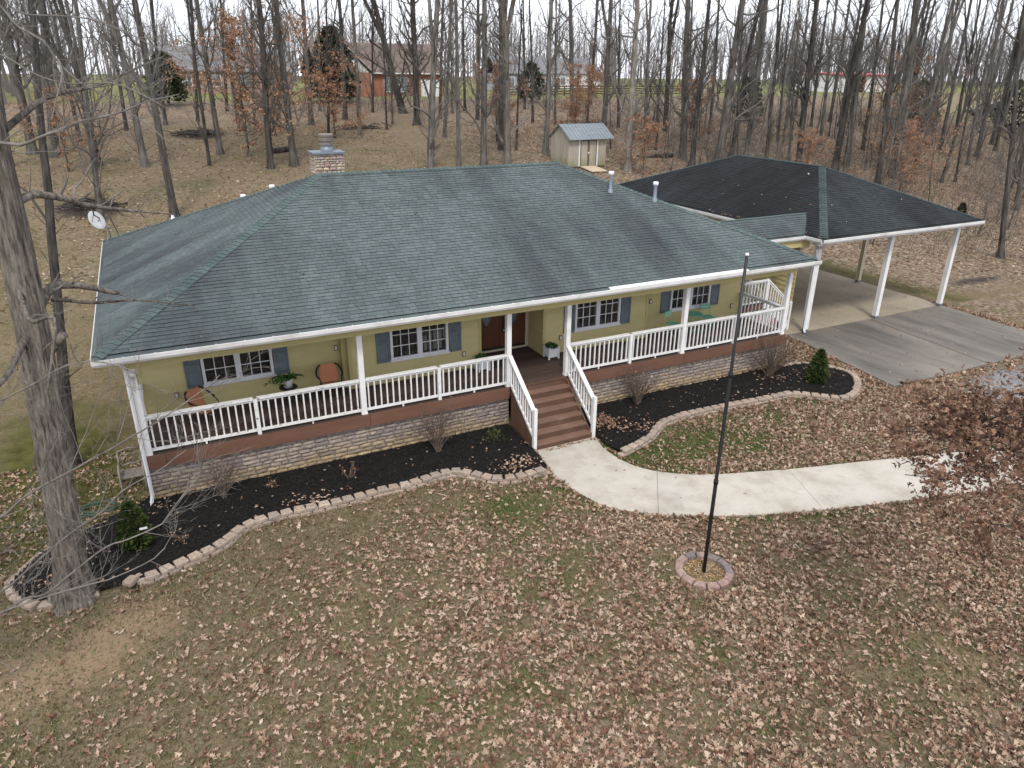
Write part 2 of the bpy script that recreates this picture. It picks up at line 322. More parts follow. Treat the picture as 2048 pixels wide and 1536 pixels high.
def concrete(name, cols, stain, sc1=.7, pos=None, streak=None):
    m, n, b = newmat(name); p = wpos(n)
    c = ramp(n, noise(n, p, sc1, 7, .62, streak), cols, pos); c = mixc(n, .3, c, ramp(n, noise(n, p, 30, 5, .7), [.55, 1.35], [.3, .7]), 'MULTIPLY')
    c = mixc(n, ramp(n, noise(n, p, 1.7, 6, .65), [0., 1.], [.55, .8]), c, stain); n.links.new(c, b.inputs['Base Color']); b.inputs['Roughness'].default_value = .85
    bump(n, b, noise(n, p, 60, 4, .7), .25, .004); return m
M_walk = concrete('pale_concrete', [(.31, .28, .235), (.40, .37, .322), (.46, .43, .38)], (.30, .26, .205), 1.3, [.3, .5, .75])
M_apron = concrete('stained_concrete', [(.085, .08, .074), (.145, .132, .116), (.20, .183, .16)], (.10, .095, .088), .5, [.34, .5, .68], (1.6, .35, 1))
M_carfloor = concrete('carport_concrete', [(.24, .205, .155), (.335, .29, .225)], (.19, .155, .105), .5, [.3, .7])
M_block = pieces('edging_block', [(.27, .21, .165), (.335, .265, .21), (.26, .215, .18), (.37, .30, .245)], .9, 16, .6, .012, .4)
M_ringblock = pieces('ring_block', [(.14, .125, .13), (.25, .175, .155), (.27, .19, .165), (.30, .215, .185)], .9, 16, .6, .012, .4)
def stone_extra(n, c, p):
    s = N(n, 'ShaderNodeSeparateXYZ'); n.links.new(p, s.inputs[0])
    f = mathn(n, 'ADD', s.outputs[2], mathn(n, 'MULTIPLY_ADD', noise(n, p, .9, 4), .9, -.45))
    warm = mixc(n, 1., c, (.98, .84, .60), 'MULTIPLY'); cool = mixc(n, 1., c, (.84, .80, .82), 'MULTIPLY')
    return mixc(n, ramp(n, f, [0., 1.], [.22, .62]), warm, cool)
M_stone = pieces('porch_stone', [(.27, .235, .19), (.34, .295, .24), (.22, .20, .19), (.31, .27, .225), (.185, .165, .17)], .85, 12, .7, .02, .45, extra=stone_extra)
M_mortar = plain('mortar', [(.12, .10, .085), (.17, .15, .13)], 9, .95, .3, .01)
M_chstone = pieces('chimney_stone', [(.42, .36, .30), (.30, .26, .24), (.46, .38, .27), (.30, .20, .17), (.36, .31, .30)], .85, 12, .7, .02, .4)
M_bluemetal = plain('galvanised_flashing', [(.13, .165, .20), (.20, .235, .27)], 4, .45, .05, .003, metal=.3)
def shingle_mat(name, base, light, dark, lo, hi, dirx):
    m, n, b = newmat(name); p = wpos(n)
    c = mixc(n, rnd(n), base, light)
    st = noise(n, p, 1.0, 6, .6, dirx); blot = noise(n, p, .33, 5, .6)
    f = ramp(n, mathn(n, 'ADD', mathn(n, 'MULTIPLY', st, .55), mathn(n, 'MULTIPLY', blot, .45)), [0., 1.], [lo, hi])
    c = mixc(n, f, c, dark); c = mixc(n, .35, c, ramp(n, noise(n, p, 70, 3, .7), [.5, 1.4], [.3, .7]), 'MULTIPLY')
    n.links.new(c, b.inputs['Base Color']); b.inputs['Roughness'].default_value = .92; b.inputs['Specular IOR Level'].default_value = .15
    bump(n, b, noise(n, p, 120, 3, .7), .4, .003); return m
TEAL, TEALL, STAIN = (.082, .104, .106), (.108, .133, .135), (.04, .045, .05)
M_roof = shingle_mat('green_shingles', TEAL, TEALL, STAIN, .43, .68, (.75, .09, .09))
M_roof_side = shingle_mat('green_shingles_side', TEAL, TEALL, STAIN, .40, .64, (.09, .75, .09))
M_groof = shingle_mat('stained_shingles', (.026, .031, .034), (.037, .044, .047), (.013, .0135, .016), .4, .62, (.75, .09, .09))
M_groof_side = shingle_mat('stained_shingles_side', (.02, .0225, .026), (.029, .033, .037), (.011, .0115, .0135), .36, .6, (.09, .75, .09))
M_cap = shingle_mat('ridge_cap_shingles', (.068, .095, .094), (.095, .125, .123), STAIN, .5, .8, (.4, .4, .4))
M_gcap = shingle_mat('garage_cap_shingles', (.05, .068, .068), (.07, .092, .09), (.025, .028, .03), .45, .75, (.4, .4, .4))
def glass_mat():
    m, n, b = newmat('window_glass'); n.nodes.remove(b); o = [x for x in n.nodes if x.type == 'OUTPUT_MATERIAL'][0]
    g = N(n, 'ShaderNodeBsdfGlossy'); g.inputs['Roughness'].default_value = .03; g.inputs[0].default_value = (.75, .8, .85, 1)
    t = N(n, 'ShaderNodeBsdfTransparent'); t.inputs[0].default_value = (.55, .58, .6, 1); fr = N(n, 'ShaderNodeFresnel'); fr.inputs[0].default_value = 1.5
    x = N(n, 'ShaderNodeMixShader'); n.links.new(mathn(n, 'MULTIPLY_ADD', fr.outputs[0], 1.2, .05), x.inputs[0]); n.links.new(t.outputs[0], x.inputs[1]); n.links.new(g.outputs[0], x.inputs[2]); n.links.new(x.outputs[0], o.inputs[0]); return m
M_glass = glass_mat()
M_blind = plain('window_blind', [(.055, .05, .043), (.11, .10, .088)], 3, .7, 0, 0, vary=.15)
def bark_mat(name, cols, sc_=5.):
    m, n, b = newmat(name); p = opos(n)
    f = noise(n, p, sc_, 8, .65, (1, 1, .16)); g = noise(n, p, 1.3, 4, .6)
    c = ramp(n, f, cols, [.32, .5, .68]); c = mixc(n, .5, c, ramp(n, g, [.55, 1.45], [.3, .7]), 'MULTIPLY')
    v = mathn(n, 'MULTIPLY_ADD', N(n, 'ShaderNodeObjectInfo').outputs['Random'], .5, .75); h = N(n, 'ShaderNodeHueSaturation'); n.links.new(v, h.inputs['Value']); n.links.new(c, h.inputs['Color'])
    n.links.new(h.outputs[0], b.inputs['Base Color']); b.inputs['Roughness'].default_value = .95; b.inputs['Specular IOR Level'].default_value = .1
    bump(n, b, f, 1., .12); return m
M_bark = bark_mat('grey_bark', [(.04, .037, .034), (.105, .098, .09), (.18, .17, .157)])
M_barkd = bark_mat('dark_bark', [(.02, .018, .017), (.058, .053, .049), (.105, .097, .09)])
M_barkp = bark_mat('pale_bark', [(.085, .075, .064), (.17, .153, .133), (.25, .23, .205)])
M_bigbark = bark_mat('furrowed_bark', [(.05, .043, .037), (.19, .168, .145), (.31, .285, .25)], 18.)
M_twig = plain('twigs', [(.075, .065, .058), (.125, .11, .10)], 2, .9, 0)
M_twigred = plain('grey_branch', [(.09, .08, .072), (.20, .185, .168)], 6, .85, .2, .004, vary=.2)
M_leaf = pieces('fallen_leaves', [(.10, .05, .033), (.19, .108, .07), (.29, .195, .137), (.38, .28, .205), (.47, .37, .285)], .8, 30, 0, 0, .25, [.0, .22, .5, .8, 1.])
M_tanleaf = pieces('clinging_leaves', [(.19, .095, .055), (.30, .17, .105), (.40, .25, .165)], .8, 20, 0, 0, .2)
M_oakleaf = pieces('oak_branch_leaves', [(.085, .045, .03), (.155, .085, .056), (.25, .155, .105)], .75, 20, 0, 0, .2)
M_grass = pieces('grass_blades', [(.026, .055, .011), (.055, .09, .02), (.12, .14, .045)], .8, 9, 0, 0, .2)
M_dry = pieces('dry_grass_blades', [(.04, .033, .016), (.12, .095, .05), (.26, .21, .13), (.10, .105, .035)], .9, 9, 0, 0, .2)
M_mulch = plain('black_mulch', [(.004, .0038, .0036), (.011, .0102, .0096), (.026, .023, .021)], 20, .95, 1., .05, pos=[.3, .5, .72])
M_chip = pieces('mulch_chips', [(.004, .0038, .0036), (.011, .010, .0095), (.034, .029, .026)], .95, 20, 0, 0, .2)
M_ever = pieces('evergreen_sprays', [(.016, .028, .006), (.035, .055, .012), (.07, .09, .022)], .8, 14, 0, 0, .25)
M_fern = pieces('green_leaves', [(.02, .055, .012), (.045, .11, .022), (.08, .16, .035)], .6, 14, 0, 0, .2)
M_cedar2 = pieces('light_cedar_foliage', [(.025, .034, .016), (.045, .06, .028), (.075, .09, .045)], .9, 6, 0, 0, .25)
M_cedar = pieces('cedar_foliage', [(.014, .02, .012), (.028, .038, .022), (.05, .06, .036)], .9, 6, 0, 0, .25)
# ------------------------------------------------------------------ walk and drive
def ribbon(name, a, b, z0, z1):
    n = len(a); V = np.vstack([np.c_[a, np.full(n, z1)], np.c_[b, np.full(n, z1)], np.c_[a, np.full(n, z0)], np.c_[b, np.full(n, z0)]])
    Q = []
    for i in range(n-1):
        Q += [(i, i+1, n+i+1, n+i), (2*n+i, 2*n+i+1, i+1, i), (n+i, n+i+1, 3*n+i+1, 3*n+i)]
    Q += [(0, n, 3*n, 2*n), (n-1, 3*n-1, 4*n-1, 2*n-1)]
    return mesh(name, V, np.array(Q))
walk = add('front_walk', ribbon('front_walk', W_OUT, W_IN, -.12, -.03), M_mortar, kind='structure')
def nearest(P, q): return int(np.argmin(np.hypot(P[:, 0]-q[0], P[:, 1]-q[1])))
jo = [0]+[nearest(W_OUT, q) for q in ((11.32, -5.07), (15.01, -6.7), (18.1, -7.51))]+[89]; ji = [0]+[nearest(W_IN, q) for q in ((12.5, -3.49), (15.6, -4.94), (18.7, -5.69))]+[89]
for k in range(4):
    n = 24; a = spline(W_OUT[jo[k]:jo[k+1]+1], n); b = spline(W_IN[ji[k]:ji[k+1]+1], n)
    if k: a[0] += (a[1]-a[0])*.06; b[0] += (b[1]-b[0])*.06
    add('slab', ribbon('slab', a, b, -.06, .03), M_walk, walk)
def panels(root, xs, ys, mat, z=.05, fn=None):
    for i in range(len(xs)-1):
        for j in range(len(ys)-1):
            g = .008; q = [(xs[i]+g, ys[j]+g), (xs[i+1]-g, ys[j]+g), (xs[i+1]-g, ys[j+1]-g), (xs[i]+g, ys[j+1]-g)]
            q = [fn(*p) for p in q] if fn else q
            add('slab', MB().prism(q, -.12, z).mesh('slab'), mat, root)
drive = add('driveway', MB().prism([(23.2, -2.35), (33.2, -2.55), (33.6, 3.1), (24., 3.1)], -.16, .035).mesh('driveway'), M_mortar, kind='structure')
panels(drive, [0, .5, 1], [0, 1], M_apron, .05, lambda u, v: ((23.1+(23.85-23.1)*v)*(1-u)+(33.25+.35*v)*u, (-2.4-.2*u)*(1-v)+3.12*v))
cfloor = add('carport_floor', MB().prism([(24, 3.16), (33.6, 3.16), (33.6, 17.4), (24, 17.4)], -.16, .035).mesh('carport_floor'), M_mortar, kind='structure')
panels(cfloor, [23.9, 29.0, 33.72], [3.13, 7.5, 12.2, 17.5], M_carfloor, .052)
# ------------------------------------------------------------------ house
HL, HD, ZE, ZR, XR1, XR2, K = 21.4, 13.2, 4.02, 6.775, 6.5, 14.95, .4174
ZD, ZB, YP = 1.35, 3.55, .604
house = thing('house', 'long yellow house with grey-green shingled hip roof and white-railed front porch on stone', 'house', (10.7, 6.6, 0))
UNIT = MB().box((-.5, -.5, -.5), (.5, .5, .5))
_unit = {}
def ubox(mat, name='box'):
    if mat.name not in _unit:
        me = UNIT.mesh(name); me.materials.append(mat); _unit[mat.name] = me
    return _unit[mat.name]
def boxo(name, a, b, mat, parent, kind=None):
    a = Vector(a); b = Vector(b); d = b-a
    return add(name, ubox(mat), None, parent, Matrix.Translation((a+b)/2) @ Matrix.Diagonal((abs(d.x), abs(d.y), abs(d.z), 1)), kind)
# roof shingles -----------------------------------------------------
M_edge = plain('asphalt_edge', [(.012, .014, .015), (.02, .023, .024)], 9, .95, 0)
TABV = np.array([(-.5, 0, 1), (.5, 0, 1), (.5, 1, 0.15), (-.5, 1, .15), (-.5, 0, 0), (.5, 0, 0)], float)   # butt edge raised
TABQ = [(0, 1, 2, 3), (4, 5, 1, 0)]; TABT = [(4, 0, 3), (5, 2, 1)]
_tab = {}
def tabmesh(mat):
    if mat.name not in _tab: me = MB().raw(TABV, TABQ, TABT).mesh('shingle'); me.materials.append(mat); me.materials.append(M_edge); me.polygons.foreach_set('material_index', [0, 1, 1, 1]); _tab[mat.name] = me
    return _tab[mat.name]
def shingles(parent, O, ex, ey, ez, slope, rangefn, mat, nobj, expo=.137, seed=1, wmin=.14, wmax=.30):
    "courses from the eave up; rangefn(s) -> left,right limits along ex at slope distance s"
    r = np.random.default_rng(seed); O, ex, ey, ez = (np.array(v, float) for v in (O, ex, ey, ez)); made = 0
    Vs = []; n = int(slope/expo); tot = 0; single = []
    for c in range(n):
        s = c*expo; a, b = rangefn(s+expo*.5)
        if b-a < .1: continue
        x = a
        while x < b-.03:
            w = min(r.uniform(wmin, wmax), b-x); w = b-x if b-x-w < .08 else w
            L = min(expo*1.25, slope-s); th = r.uniform(.014, .022) if c else .028
            cx = x+w/2; single.append((cx, s+r.uniform(-.004, .004), w-.007, L, th)); x += w
    single = np.array(single)
    order = np.arange(len(single)); ob = order[:nobj]; rest = order[nobj:]
    for i in ob:
        cx, s, w, L, th = single[i]; o = O+ex*cx+ey*s
        M = Matrix(((ex[0]*w, ey[0]*L, ez[0]*th, o[0]), (ex[1]*w, ey[1]*L, ez[1]*th, o[1]), (ex[2]*w, ey[2]*L, ez[2]*th, o[2]), (0, 0, 0, 1)))
        add('shingle', tabmesh(mat), None, parent, M)
    S = single[rest]; l = np.zeros((len(S), 6, 3))
    l[:, :, 0] = TABV[None, :, 0]*S[:, 2:3]+S[:, 0:1]; l[:, :, 1] = TABV[None, :, 1]*S[:, 3:4]+S[:, 1:2]; l[:, :, 2] = TABV[None, :, 2]*S[:, 4:5]
    V = O+l[..., 0:1]*ex+l[..., 1:2]*ey+l[..., 2:3]*ez
    off = (np.arange(len(S))*6)[:, None, None]
    me = mesh('shingle_field', V.reshape(-1, 3), [(np.array(TABQ)[None]+off).reshape(-1, 4), (np.array(TABT)[None]+off).reshape(-1, 3)])
    me.materials.append(mat); me.materials.append(M_edge); k = np.ones(len(S)*4, np.int32); k[:len(S)*2:2] = 0; me.polygons.foreach_set('material_index', k)
    return add('shingle_field', me, mat, parent, kind='stuff')
def caps(parent, A, B, nside, mat, w=.15, step=.16, seed=3):
    "bent cap shingles laid along a hip or ridge from A (low) to B (high); nside=(n1,n2) unit normals of the two slopes"
    r = np.random.default_rng(seed); A = np.array(A, float); B = np.array(B, float); d = B-A; L = np.linalg.norm(d); d /= L
    n1, n2 = (np.array(v, float) for v in nside); up = n1+n2; up /= np.linalg.norm(up)
    s1 = np.cross(n1, d); s1 *= np.sign(np.dot(s1, n1-n2)) or 1; s2 = np.cross(n2, d); s2 *= np.sign(np.dot(s2, n2-n1)) or 1
    V = []; k = int(L/step); T = []; Qd = []
    for i in range(k):
        p = A+d*i*step; q = p+d*step*1.25; hb, ht = .032+r.uniform(0, .006), .016; ww = w+r.uniform(-.006, .006)
        b = len(V); V += [p+s1*ww+n1*hb, p+up*hb, p+s2*ww+n2*hb, q+s1*ww+n1*ht, q+up*ht, q+s2*ww+n2*ht, p+s1*ww, p+up*.0, p+s2*ww]
        Qd += [(b, b+1, b+4, b+3), (b+1, b+2, b+5, b+4), (b+6, b+7, b+1, b), (b+7, b+8, b+2, b+1)]
    return add('ridge_cap', mesh('ridge_cap', V, np.array(Qd)), mat, parent, kind='stuff')
SQ = math.sqrt(1+K*K)
def nrm(x, y, z): v = np.array((x, y, z), float); return v/np.linalg.norm(v)
roofV = [(0, 0, ZE), (HL, 0, ZE), (HL, HD, ZE), (0, HD, ZE), (XR1, HD/2, ZR), (XR2, HD/2, ZR)]
rb = MB().raw(roofV, [(0, 1, 5, 4), (2, 3, 4, 5), (0, 3, 2, 1)], [(1, 2, 5), (3, 0, 4)])
roof = add('roof', rb.mesh('roof'), M_roof, house)
EO = .10      # shingles start just inside the gutter
sl = (HD/2-EO)*SQ
nF, nL, nR, nB = nrm(0, -K, 1), nrm(-(ZR-ZE)/XR1, 0, 1), nrm((ZR-ZE)/(HL-XR2), 0, 1), nrm(0, K, 1)
kl, kr = XR1/(HD/2), (HL-XR2)/(HD/2)
shingles(roof, (0, EO, ZE+EO*K+.008), (1, 0, 0), nrm(0, 1, K), nF, sl, lambda s: ((EO+s/SQ)*kl, HL-(EO+s/SQ)*kr), M_roof, 230, seed=11)
KL = (ZR-ZE)/XR1; SQL = math.sqrt(1+KL*KL); KR = (ZR-ZE)/(HL-XR2); SQR = math.sqrt(1+KR*KR)
shingles(roof, (EO, HD, ZE+EO*KL+.008), (0, -1, 0), nrm(1, 0, KL), nL, (XR1-EO)*SQL, lambda s: ((EO+s/SQL)/kl, HD-(EO+s/SQL)/kl), M_roof_side, 70, seed=12)
shingles(roof, (HL-EO, 0, ZE+EO*KR+.008), (0, 1, 0), nrm(-1, 0, KR), nR, (HL-XR2-EO)*SQR, lambda s: ((EO+s/SQR)/kr, HD-(EO+s/SQR)/kr), M_roof_side, 0, seed=13)
shingles(roof, (HL, HD-EO, ZE+EO*K+.008), (-1, 0, 0), nrm(0, -1, K), nB, sl, lambda s: ((EO+s/SQ)*kr, HL-(EO+s/SQ)*kl), M_roof, 0, seed=14, wmin=.3, wmax=.9)
caps(roof, (EO, EO, ZE+.05), (XR1, HD/2, ZR), (nF, nL), M_cap, .17); caps(roof, (HL-EO, EO, ZE+.05), (XR2, HD/2, ZR), (nF, nR), M_cap, .17, seed=4)
caps(roof, (EO, HD-EO, ZE+.05), (XR1, HD/2, ZR), (nB, nL), M_cap, seed=5); caps(roof, (HL-EO, HD-EO, ZE+.05), (XR2, HD/2, ZR), (nB, nR), M_cap, seed=6)
caps(roof, (XR1-.1, HD/2, ZR+.008), (XR2+.1, HD/2, ZR+.008), (nF, nB), M_cap, .15, seed=8)
# gutters: open troughs along the eaves
def gutter(parent, a, b, outn, mat=M_gutter):
    a = np.array(a, float); b = np.array(b, float); o = np.array(outn, float); z = np.array((0, 0, 1.))
    prof = [(.13, -.012), (.13, -.15), (.03, -.16), (-.005, -.10), (-.012, -.005), (.004, .0), (.012, -.012), (.006, -.10), (.035, -.145), (.118, -.138), (.118, -.02)]
    V = [p-o*q[0]+z*q[1] for p in (a, b) for q in prof]; n = len(prof)
    Q = [(i, (i+1) % n, n+(i+1) % n, n+i) for i in range(n)]
    g = add('gutter', MB().raw(V, Q, P=[list(range(n)), list(range(n, 2*n))[::-1]]).mesh('gutter'), mat, parent); return g
gF = gutter(house, (-.02, -.02, ZE), (HL+.02, -.02, ZE), (0, -1, 0)); gutter(house, (-.02, HD, ZE), (-.02, 0.115, ZE), (-1, 0, 0)); gutter(house, (HL+.02, .115, ZE), (HL+.02, HD, ZE), (1, 0, 0))
cov = MB()
for i, (x0, x1) in enumerate(((13.0, 15.6), (15.62, 18.2))): cov.raw([(x0, -.03, ZE+.012), (x1, -.03, ZE+.012), (x1, .16, ZE+.075), (x0, .16, ZE+.075)], [(0, 1, 2, 3)]).raw([(x0, -.03, ZE-.02), (x1, -.03, ZE-.02), (x1, -.03, ZE+.012), (x0, -.03, ZE+.012)], [(0, 1, 2, 3)])
add('gutter_cover', cov.mesh('gutter_cover'), M_trim, gF)
hang = MB()
for x in np.arange(.6, HL, .62): hang.box((x-.012, -.018, ZE-.004), (x+.012, .12, ZE+.006))
add('gutter_hanger', hang.mesh('gutter_hanger'), M_trim, gF, kind='stuff')
# soffit, ceiling, fascia, beam
boxo('fascia', (.1, .112, ZE-.17), (HL-.1, .135, ZE+.02), M_trim, house); boxo('soffit', (.12, .135, 3.86), (HL-.12, .50, 3.885), M_beam, house)
boxo('soffit', (.12, .5, 3.86), (.60, HD-.12, 3.885), M_beam, house); boxo('soffit', (HL-.6, .5, 3.86), (HL-.12, HD-.12, 3.885), M_beam, house)
boxo('porch_ceiling', (.62, .72, 3.80), (HL-.62, 3.6, 3.83), M_trim, house)
boxo('beam', (.56, .505, ZB), (HL-.56, .70, 3.86), M_beam, house)
boxo('beam', (.56, .705, ZB), (.72, 2.7, 3.855), M_beam, house); boxo('beam', (HL-.72, .705, ZB), (HL-.56, 2.7, 3.855), M_beam, house)
# walls behind the siding
WALLS = [(.70, 5.93, 2.75), (5.93, 10.0, 2.35), (12.15, 16.2, 2.35), (16.2, 20.75, 2.75)]
PLK = MB().raw([(-.5, -.03, 0), (.5, -.03, 0), (.5, -.006, 1), (-.5, -.006, 1), (-.5, 0, 0), (.5, 0, 0), (.5, 0, 1), (-.5, 0, 1)], [(0, 1, 2, 3), (4, 5, 1, 0), (3, 2, 6, 7), (0, 3, 7, 4), (1, 5, 6, 2)]).mesh('siding_plank'); PLK.materials.append(M_yellow)
def siding(parent, x0, x1, y, z0, z1, holes=(), rot=None, expo=.19):
    z = z0
    while z < z1-.02:
        zt = min(z+expo, z1); iv = [(x0, x1)]
        for hx0, hx1, hz0, hz1 in holes:
            if hz0 < zt-.01 and hz1 > z+.01:
                nv = []
                for a, b in iv:
                    if hx0 > a: nv.append((a, min(b, hx0)))
                    if hx1 < b: nv.append((max(a, hx1), b))
                iv = [(a, b) for a, b in nv if b-a > .02]
        for a, b in iv:
            segs = [a, b]
            if b-a > 3.2: c = random.uniform(a+1, b-1); segs = [a, c, b]
            for s0, s1 in zip(segs[:-1], segs[1:]):
                if rot is None: M = Matrix.Translation(((s0+s1)/2, y, z)) @ Matrix.Diagonal((s1-s0-.004, 1, zt-z+.012, 1))
                else: M = rot @ Matrix.Translation(((s0+s1)/2, 0, z)) @ Matrix.Diagonal((s1-s0-.004, 1, zt-z+.012, 1))
                add('siding_plank', PLK, None, parent, M)
        z += expo
WINS = [(2.16, 3.96, 2.75), (7.15, 8.93, 2.35), (13.31, 15.05, 2.35), (17.45, 19.23, 2.75)]; WZ0, WZ1 = 2.03, 3.18
hole = {2.75: [], 2.35: []}
for a, b, y in WINS: hole[y].append((a-.02, b+.02, WZ0-.02, WZ1+.02))
wb = MB()
def backing(x0, x1, y, holes):
    xs = sorted({x0, x1, *[h[0] for h in holes], *[h[1] for h in holes]})
    xs = [x for x in xs if x0 <= x <= x1]
    for a, b in zip(xs[:-1], xs[1:]):
        hh = [h for h in holes if h[0] <= a+1e-6 and h[1] >= b-1e-6]
        if hh: wb.box((a, y, .9), (b, y+.14, hh[0][2])); wb.box((a, y, hh[0][3]), (b, y+.14, 3.8))
        else: wb.box((a, y, .9), (b, y+.14, 3.8))
for x0, x1, y in WALLS: backing(x0, x1, y, [h for h in hole[y] if h[0] > x0 and h[1] < x1])
wb.box((.70, 2.89, .9), (.84, HD-.7, 3.8)); wb.box((HL-.84, 2.89, .0), (HL-.70, HD-.7, 3.8)); wb.box((.84, HD-.84, .0), (HL-.84, HD-.7, 3.8))
wb.box((5.79, 2.49, .9), (5.93, 2.75, 3.8)); wb.box((16.2, 2.49, .9), (16.34, 2.75, 3.8)); wb.box((9.88, 2.49, 1.3), (10.0, 3.4, 3.8)); wb.box((12.17, 2.49, 1.3), (12.3, 3.4, 3.8)); wb.box((10.0, 3.44, 1.3), (12.17, 3.56, 3.8))
wb.box((.84, 4.2, .4), (HL-.84, 4.3, 3.75))
wall = add('wall', wb.mesh('wall'), M_beam, house)
for x0, x1, y in WALLS: siding(wall, x0, x1, y-.001, ZD+.02, 3.8, [h for h in hole[y]])
siding(wall, 2.35, 3.44, 0, ZD+.02, 3.8, rot=Matrix.Translation((12.149, 0, 0)) @ Matrix.Rotation(math.pi/2, 4, 'Z') @ Matrix.Scale(-1, 4, (0, 1, 0)) if False else Matrix(((0, 1, 0, 12.169), (1, 0, 0, 0), (0, 0, 1, 0), (0, 0, 0, 1))))
siding(wall, 2.75, HD-.7, 0, ZD-.95, 3.8, rot=Matrix(((0, 1, 0, .699), (1, 0, 0, 0), (0, 0, 1, 0), (0, 0, 0, 1))))
siding(wall, 2.75, HD-.7, 0, .1, 3.8, rot=Matrix(((0, -1, 0, HL-.699), (1, 0, 0, 0), (0, 0, 1, 0), (0, 0, 0, 1))))
for x, y in ((.715, 2.75), (5.975, 2.35), (9.96, 2.35), (12.2, 2.35), (16.16, 2.35), (20.72, 2.75)): boxo('corner_board', (x-.05, y-.032, ZD+.01), (x+.05, y-.002, 3.79), M_beam, wall)
for x, y in ((5.88, 2.75), (16.25, 2.75)): boxo('corner_board', (x-.045, y-.032, ZD+.01), (x+.045, y-.002, 3.79), M_beam, wall)
for x, y, z in ((1.46, 2.75, 1.87), (5.69, 2.75, 2.52), (9.42, 2.35, 1.87), (12.80, 2.35, 1.87), (16.59, 2.75, 2.49), (20.32, 2.75, 1.85)):
    o = add('outlet_cover', MB().box((x-.055, y-.055, z-.085), (x+.055, y-.02, z+.085)).mesh('outlet_cover'), plain('tan_plate', [(.22, .17, .11), (.26, .2, .13)], 4, .6, 0) if 'tan_plate' not in bpy.data.materials else bpy.data.materials['tan_plate'], wall)
    add('outlet', MB().box((x-.028, y-.062, z-.05), (x+.028, y-.0555, z+.05)).mesh('outlet'), M_trim, o)
# windows -----------------------------------------------------------
def window(x0, x1, y):
    f = MB(); t = .075; yf, yb = y-.06, y+.02; xm = (x0+x1)/2
    f.box((x0, yf, WZ0), (x0+t, yb, WZ1)); f.box((x1-t, yf, WZ0), (x1, yb, WZ1)); f.box((x0+t, yf, WZ0), (x1-t, yb, WZ0+t)); f.box((x0+t, yf, WZ1-t), (x1-t, yb, WZ1)); f.box((xm-t, yf, WZ0+t), (xm+t, yb, WZ1-t))
    f.box((xm-.008, yf-.004, WZ0+t), (xm+.008, yf, WZ1-t))
    w = add('window', f.mesh('window'), M_trim, house)
    boxo('window_sill', (x0-.03, y-.085, WZ0-.045), (x1+.03, y-.0605, WZ0+.012), M_trim, w)
    for a, b in ((x0+t, xm-t), (xm+t, x1-t)):
        z0, z1 = WZ0+t, WZ1-t; g = MB()
        for i in (1, 2): g.box((a+(b-a)*i/3-.011, y-.03, z0), (a+(b-a)*i/3+.011, y-.012, z1)); g.box((a, y-.031, z0+(z1-z0)*i/3-.011), (b, y-.0125, z0+(z1-z0)*i/3+.011))
        add('muntin_grid', g.mesh('muntin_grid'), M_trim, w)
        for i in range(3):
            for j in range(3):
                gx0, gx1 = a+(b-a)*i/3+.006, a+(b-a)*(i+1)/3-.006; gz0, gz1 = z0+(z1-z0)*j/3+.006, z0+(z1-z0)*(j+1)/3-.006
                add('pane', MB().raw([(gx0, y-.01, gz0), (gx1, y-.01, gz0), (gx1, y-.01, gz1), (gx0, y-.01, gz1)], [(0, 1, 2, 3)]).mesh('pane'), M_glass, w)
        bl = MB()
        for z in np.arange(z0+.01, z1, .05): bl.raw([(a, y+.06, z), (b, y+.06, z), (b, y+.085, z+.038), (a, y+.085, z+.038)], [(0, 1, 2, 3)])
        add('window_blind', bl.mesh('window_blind'), M_blind, w, kind='stuff')
    for s0, s1 in ((x0-.41, x0-.025), (x1+.025, x1+.41)):
        sh = MB(); ya, yb_ = y-.062, y-.024
        sh.box((s0, ya, WZ0-.03), (s0+.05, yb_, WZ1+.05)); sh.box((s1-.05, ya, WZ0-.03), (s1, yb_, WZ1+.05))
        for z in (WZ0-.03, (WZ0+WZ1)/2-.03, WZ1-.02): sh.box((s0+.05, ya, z), (s1-.05, yb_, z+.07))
        sh.box((s0+.05, yb_-.012, WZ0+.04), (s1-.05, yb_-.001, WZ1-.02))
        so_ = add('shutter', sh.mesh('shutter'), M_blue, house); lv = MB()
        for z in np.arange(WZ0+.05, WZ1-.03, .042): lv.raw([(s0+.05, ya+.006, z), (s1-.05, ya+.006, z), (s1-.05, yb_-.013, z+.036), (s0+.05, yb_-.013, z+.036)], [(0, 1, 2, 3)])
        add('louvers', lv.mesh('louvers'), M_blue, so_, kind='stuff')
for w in WINS: window(*w)
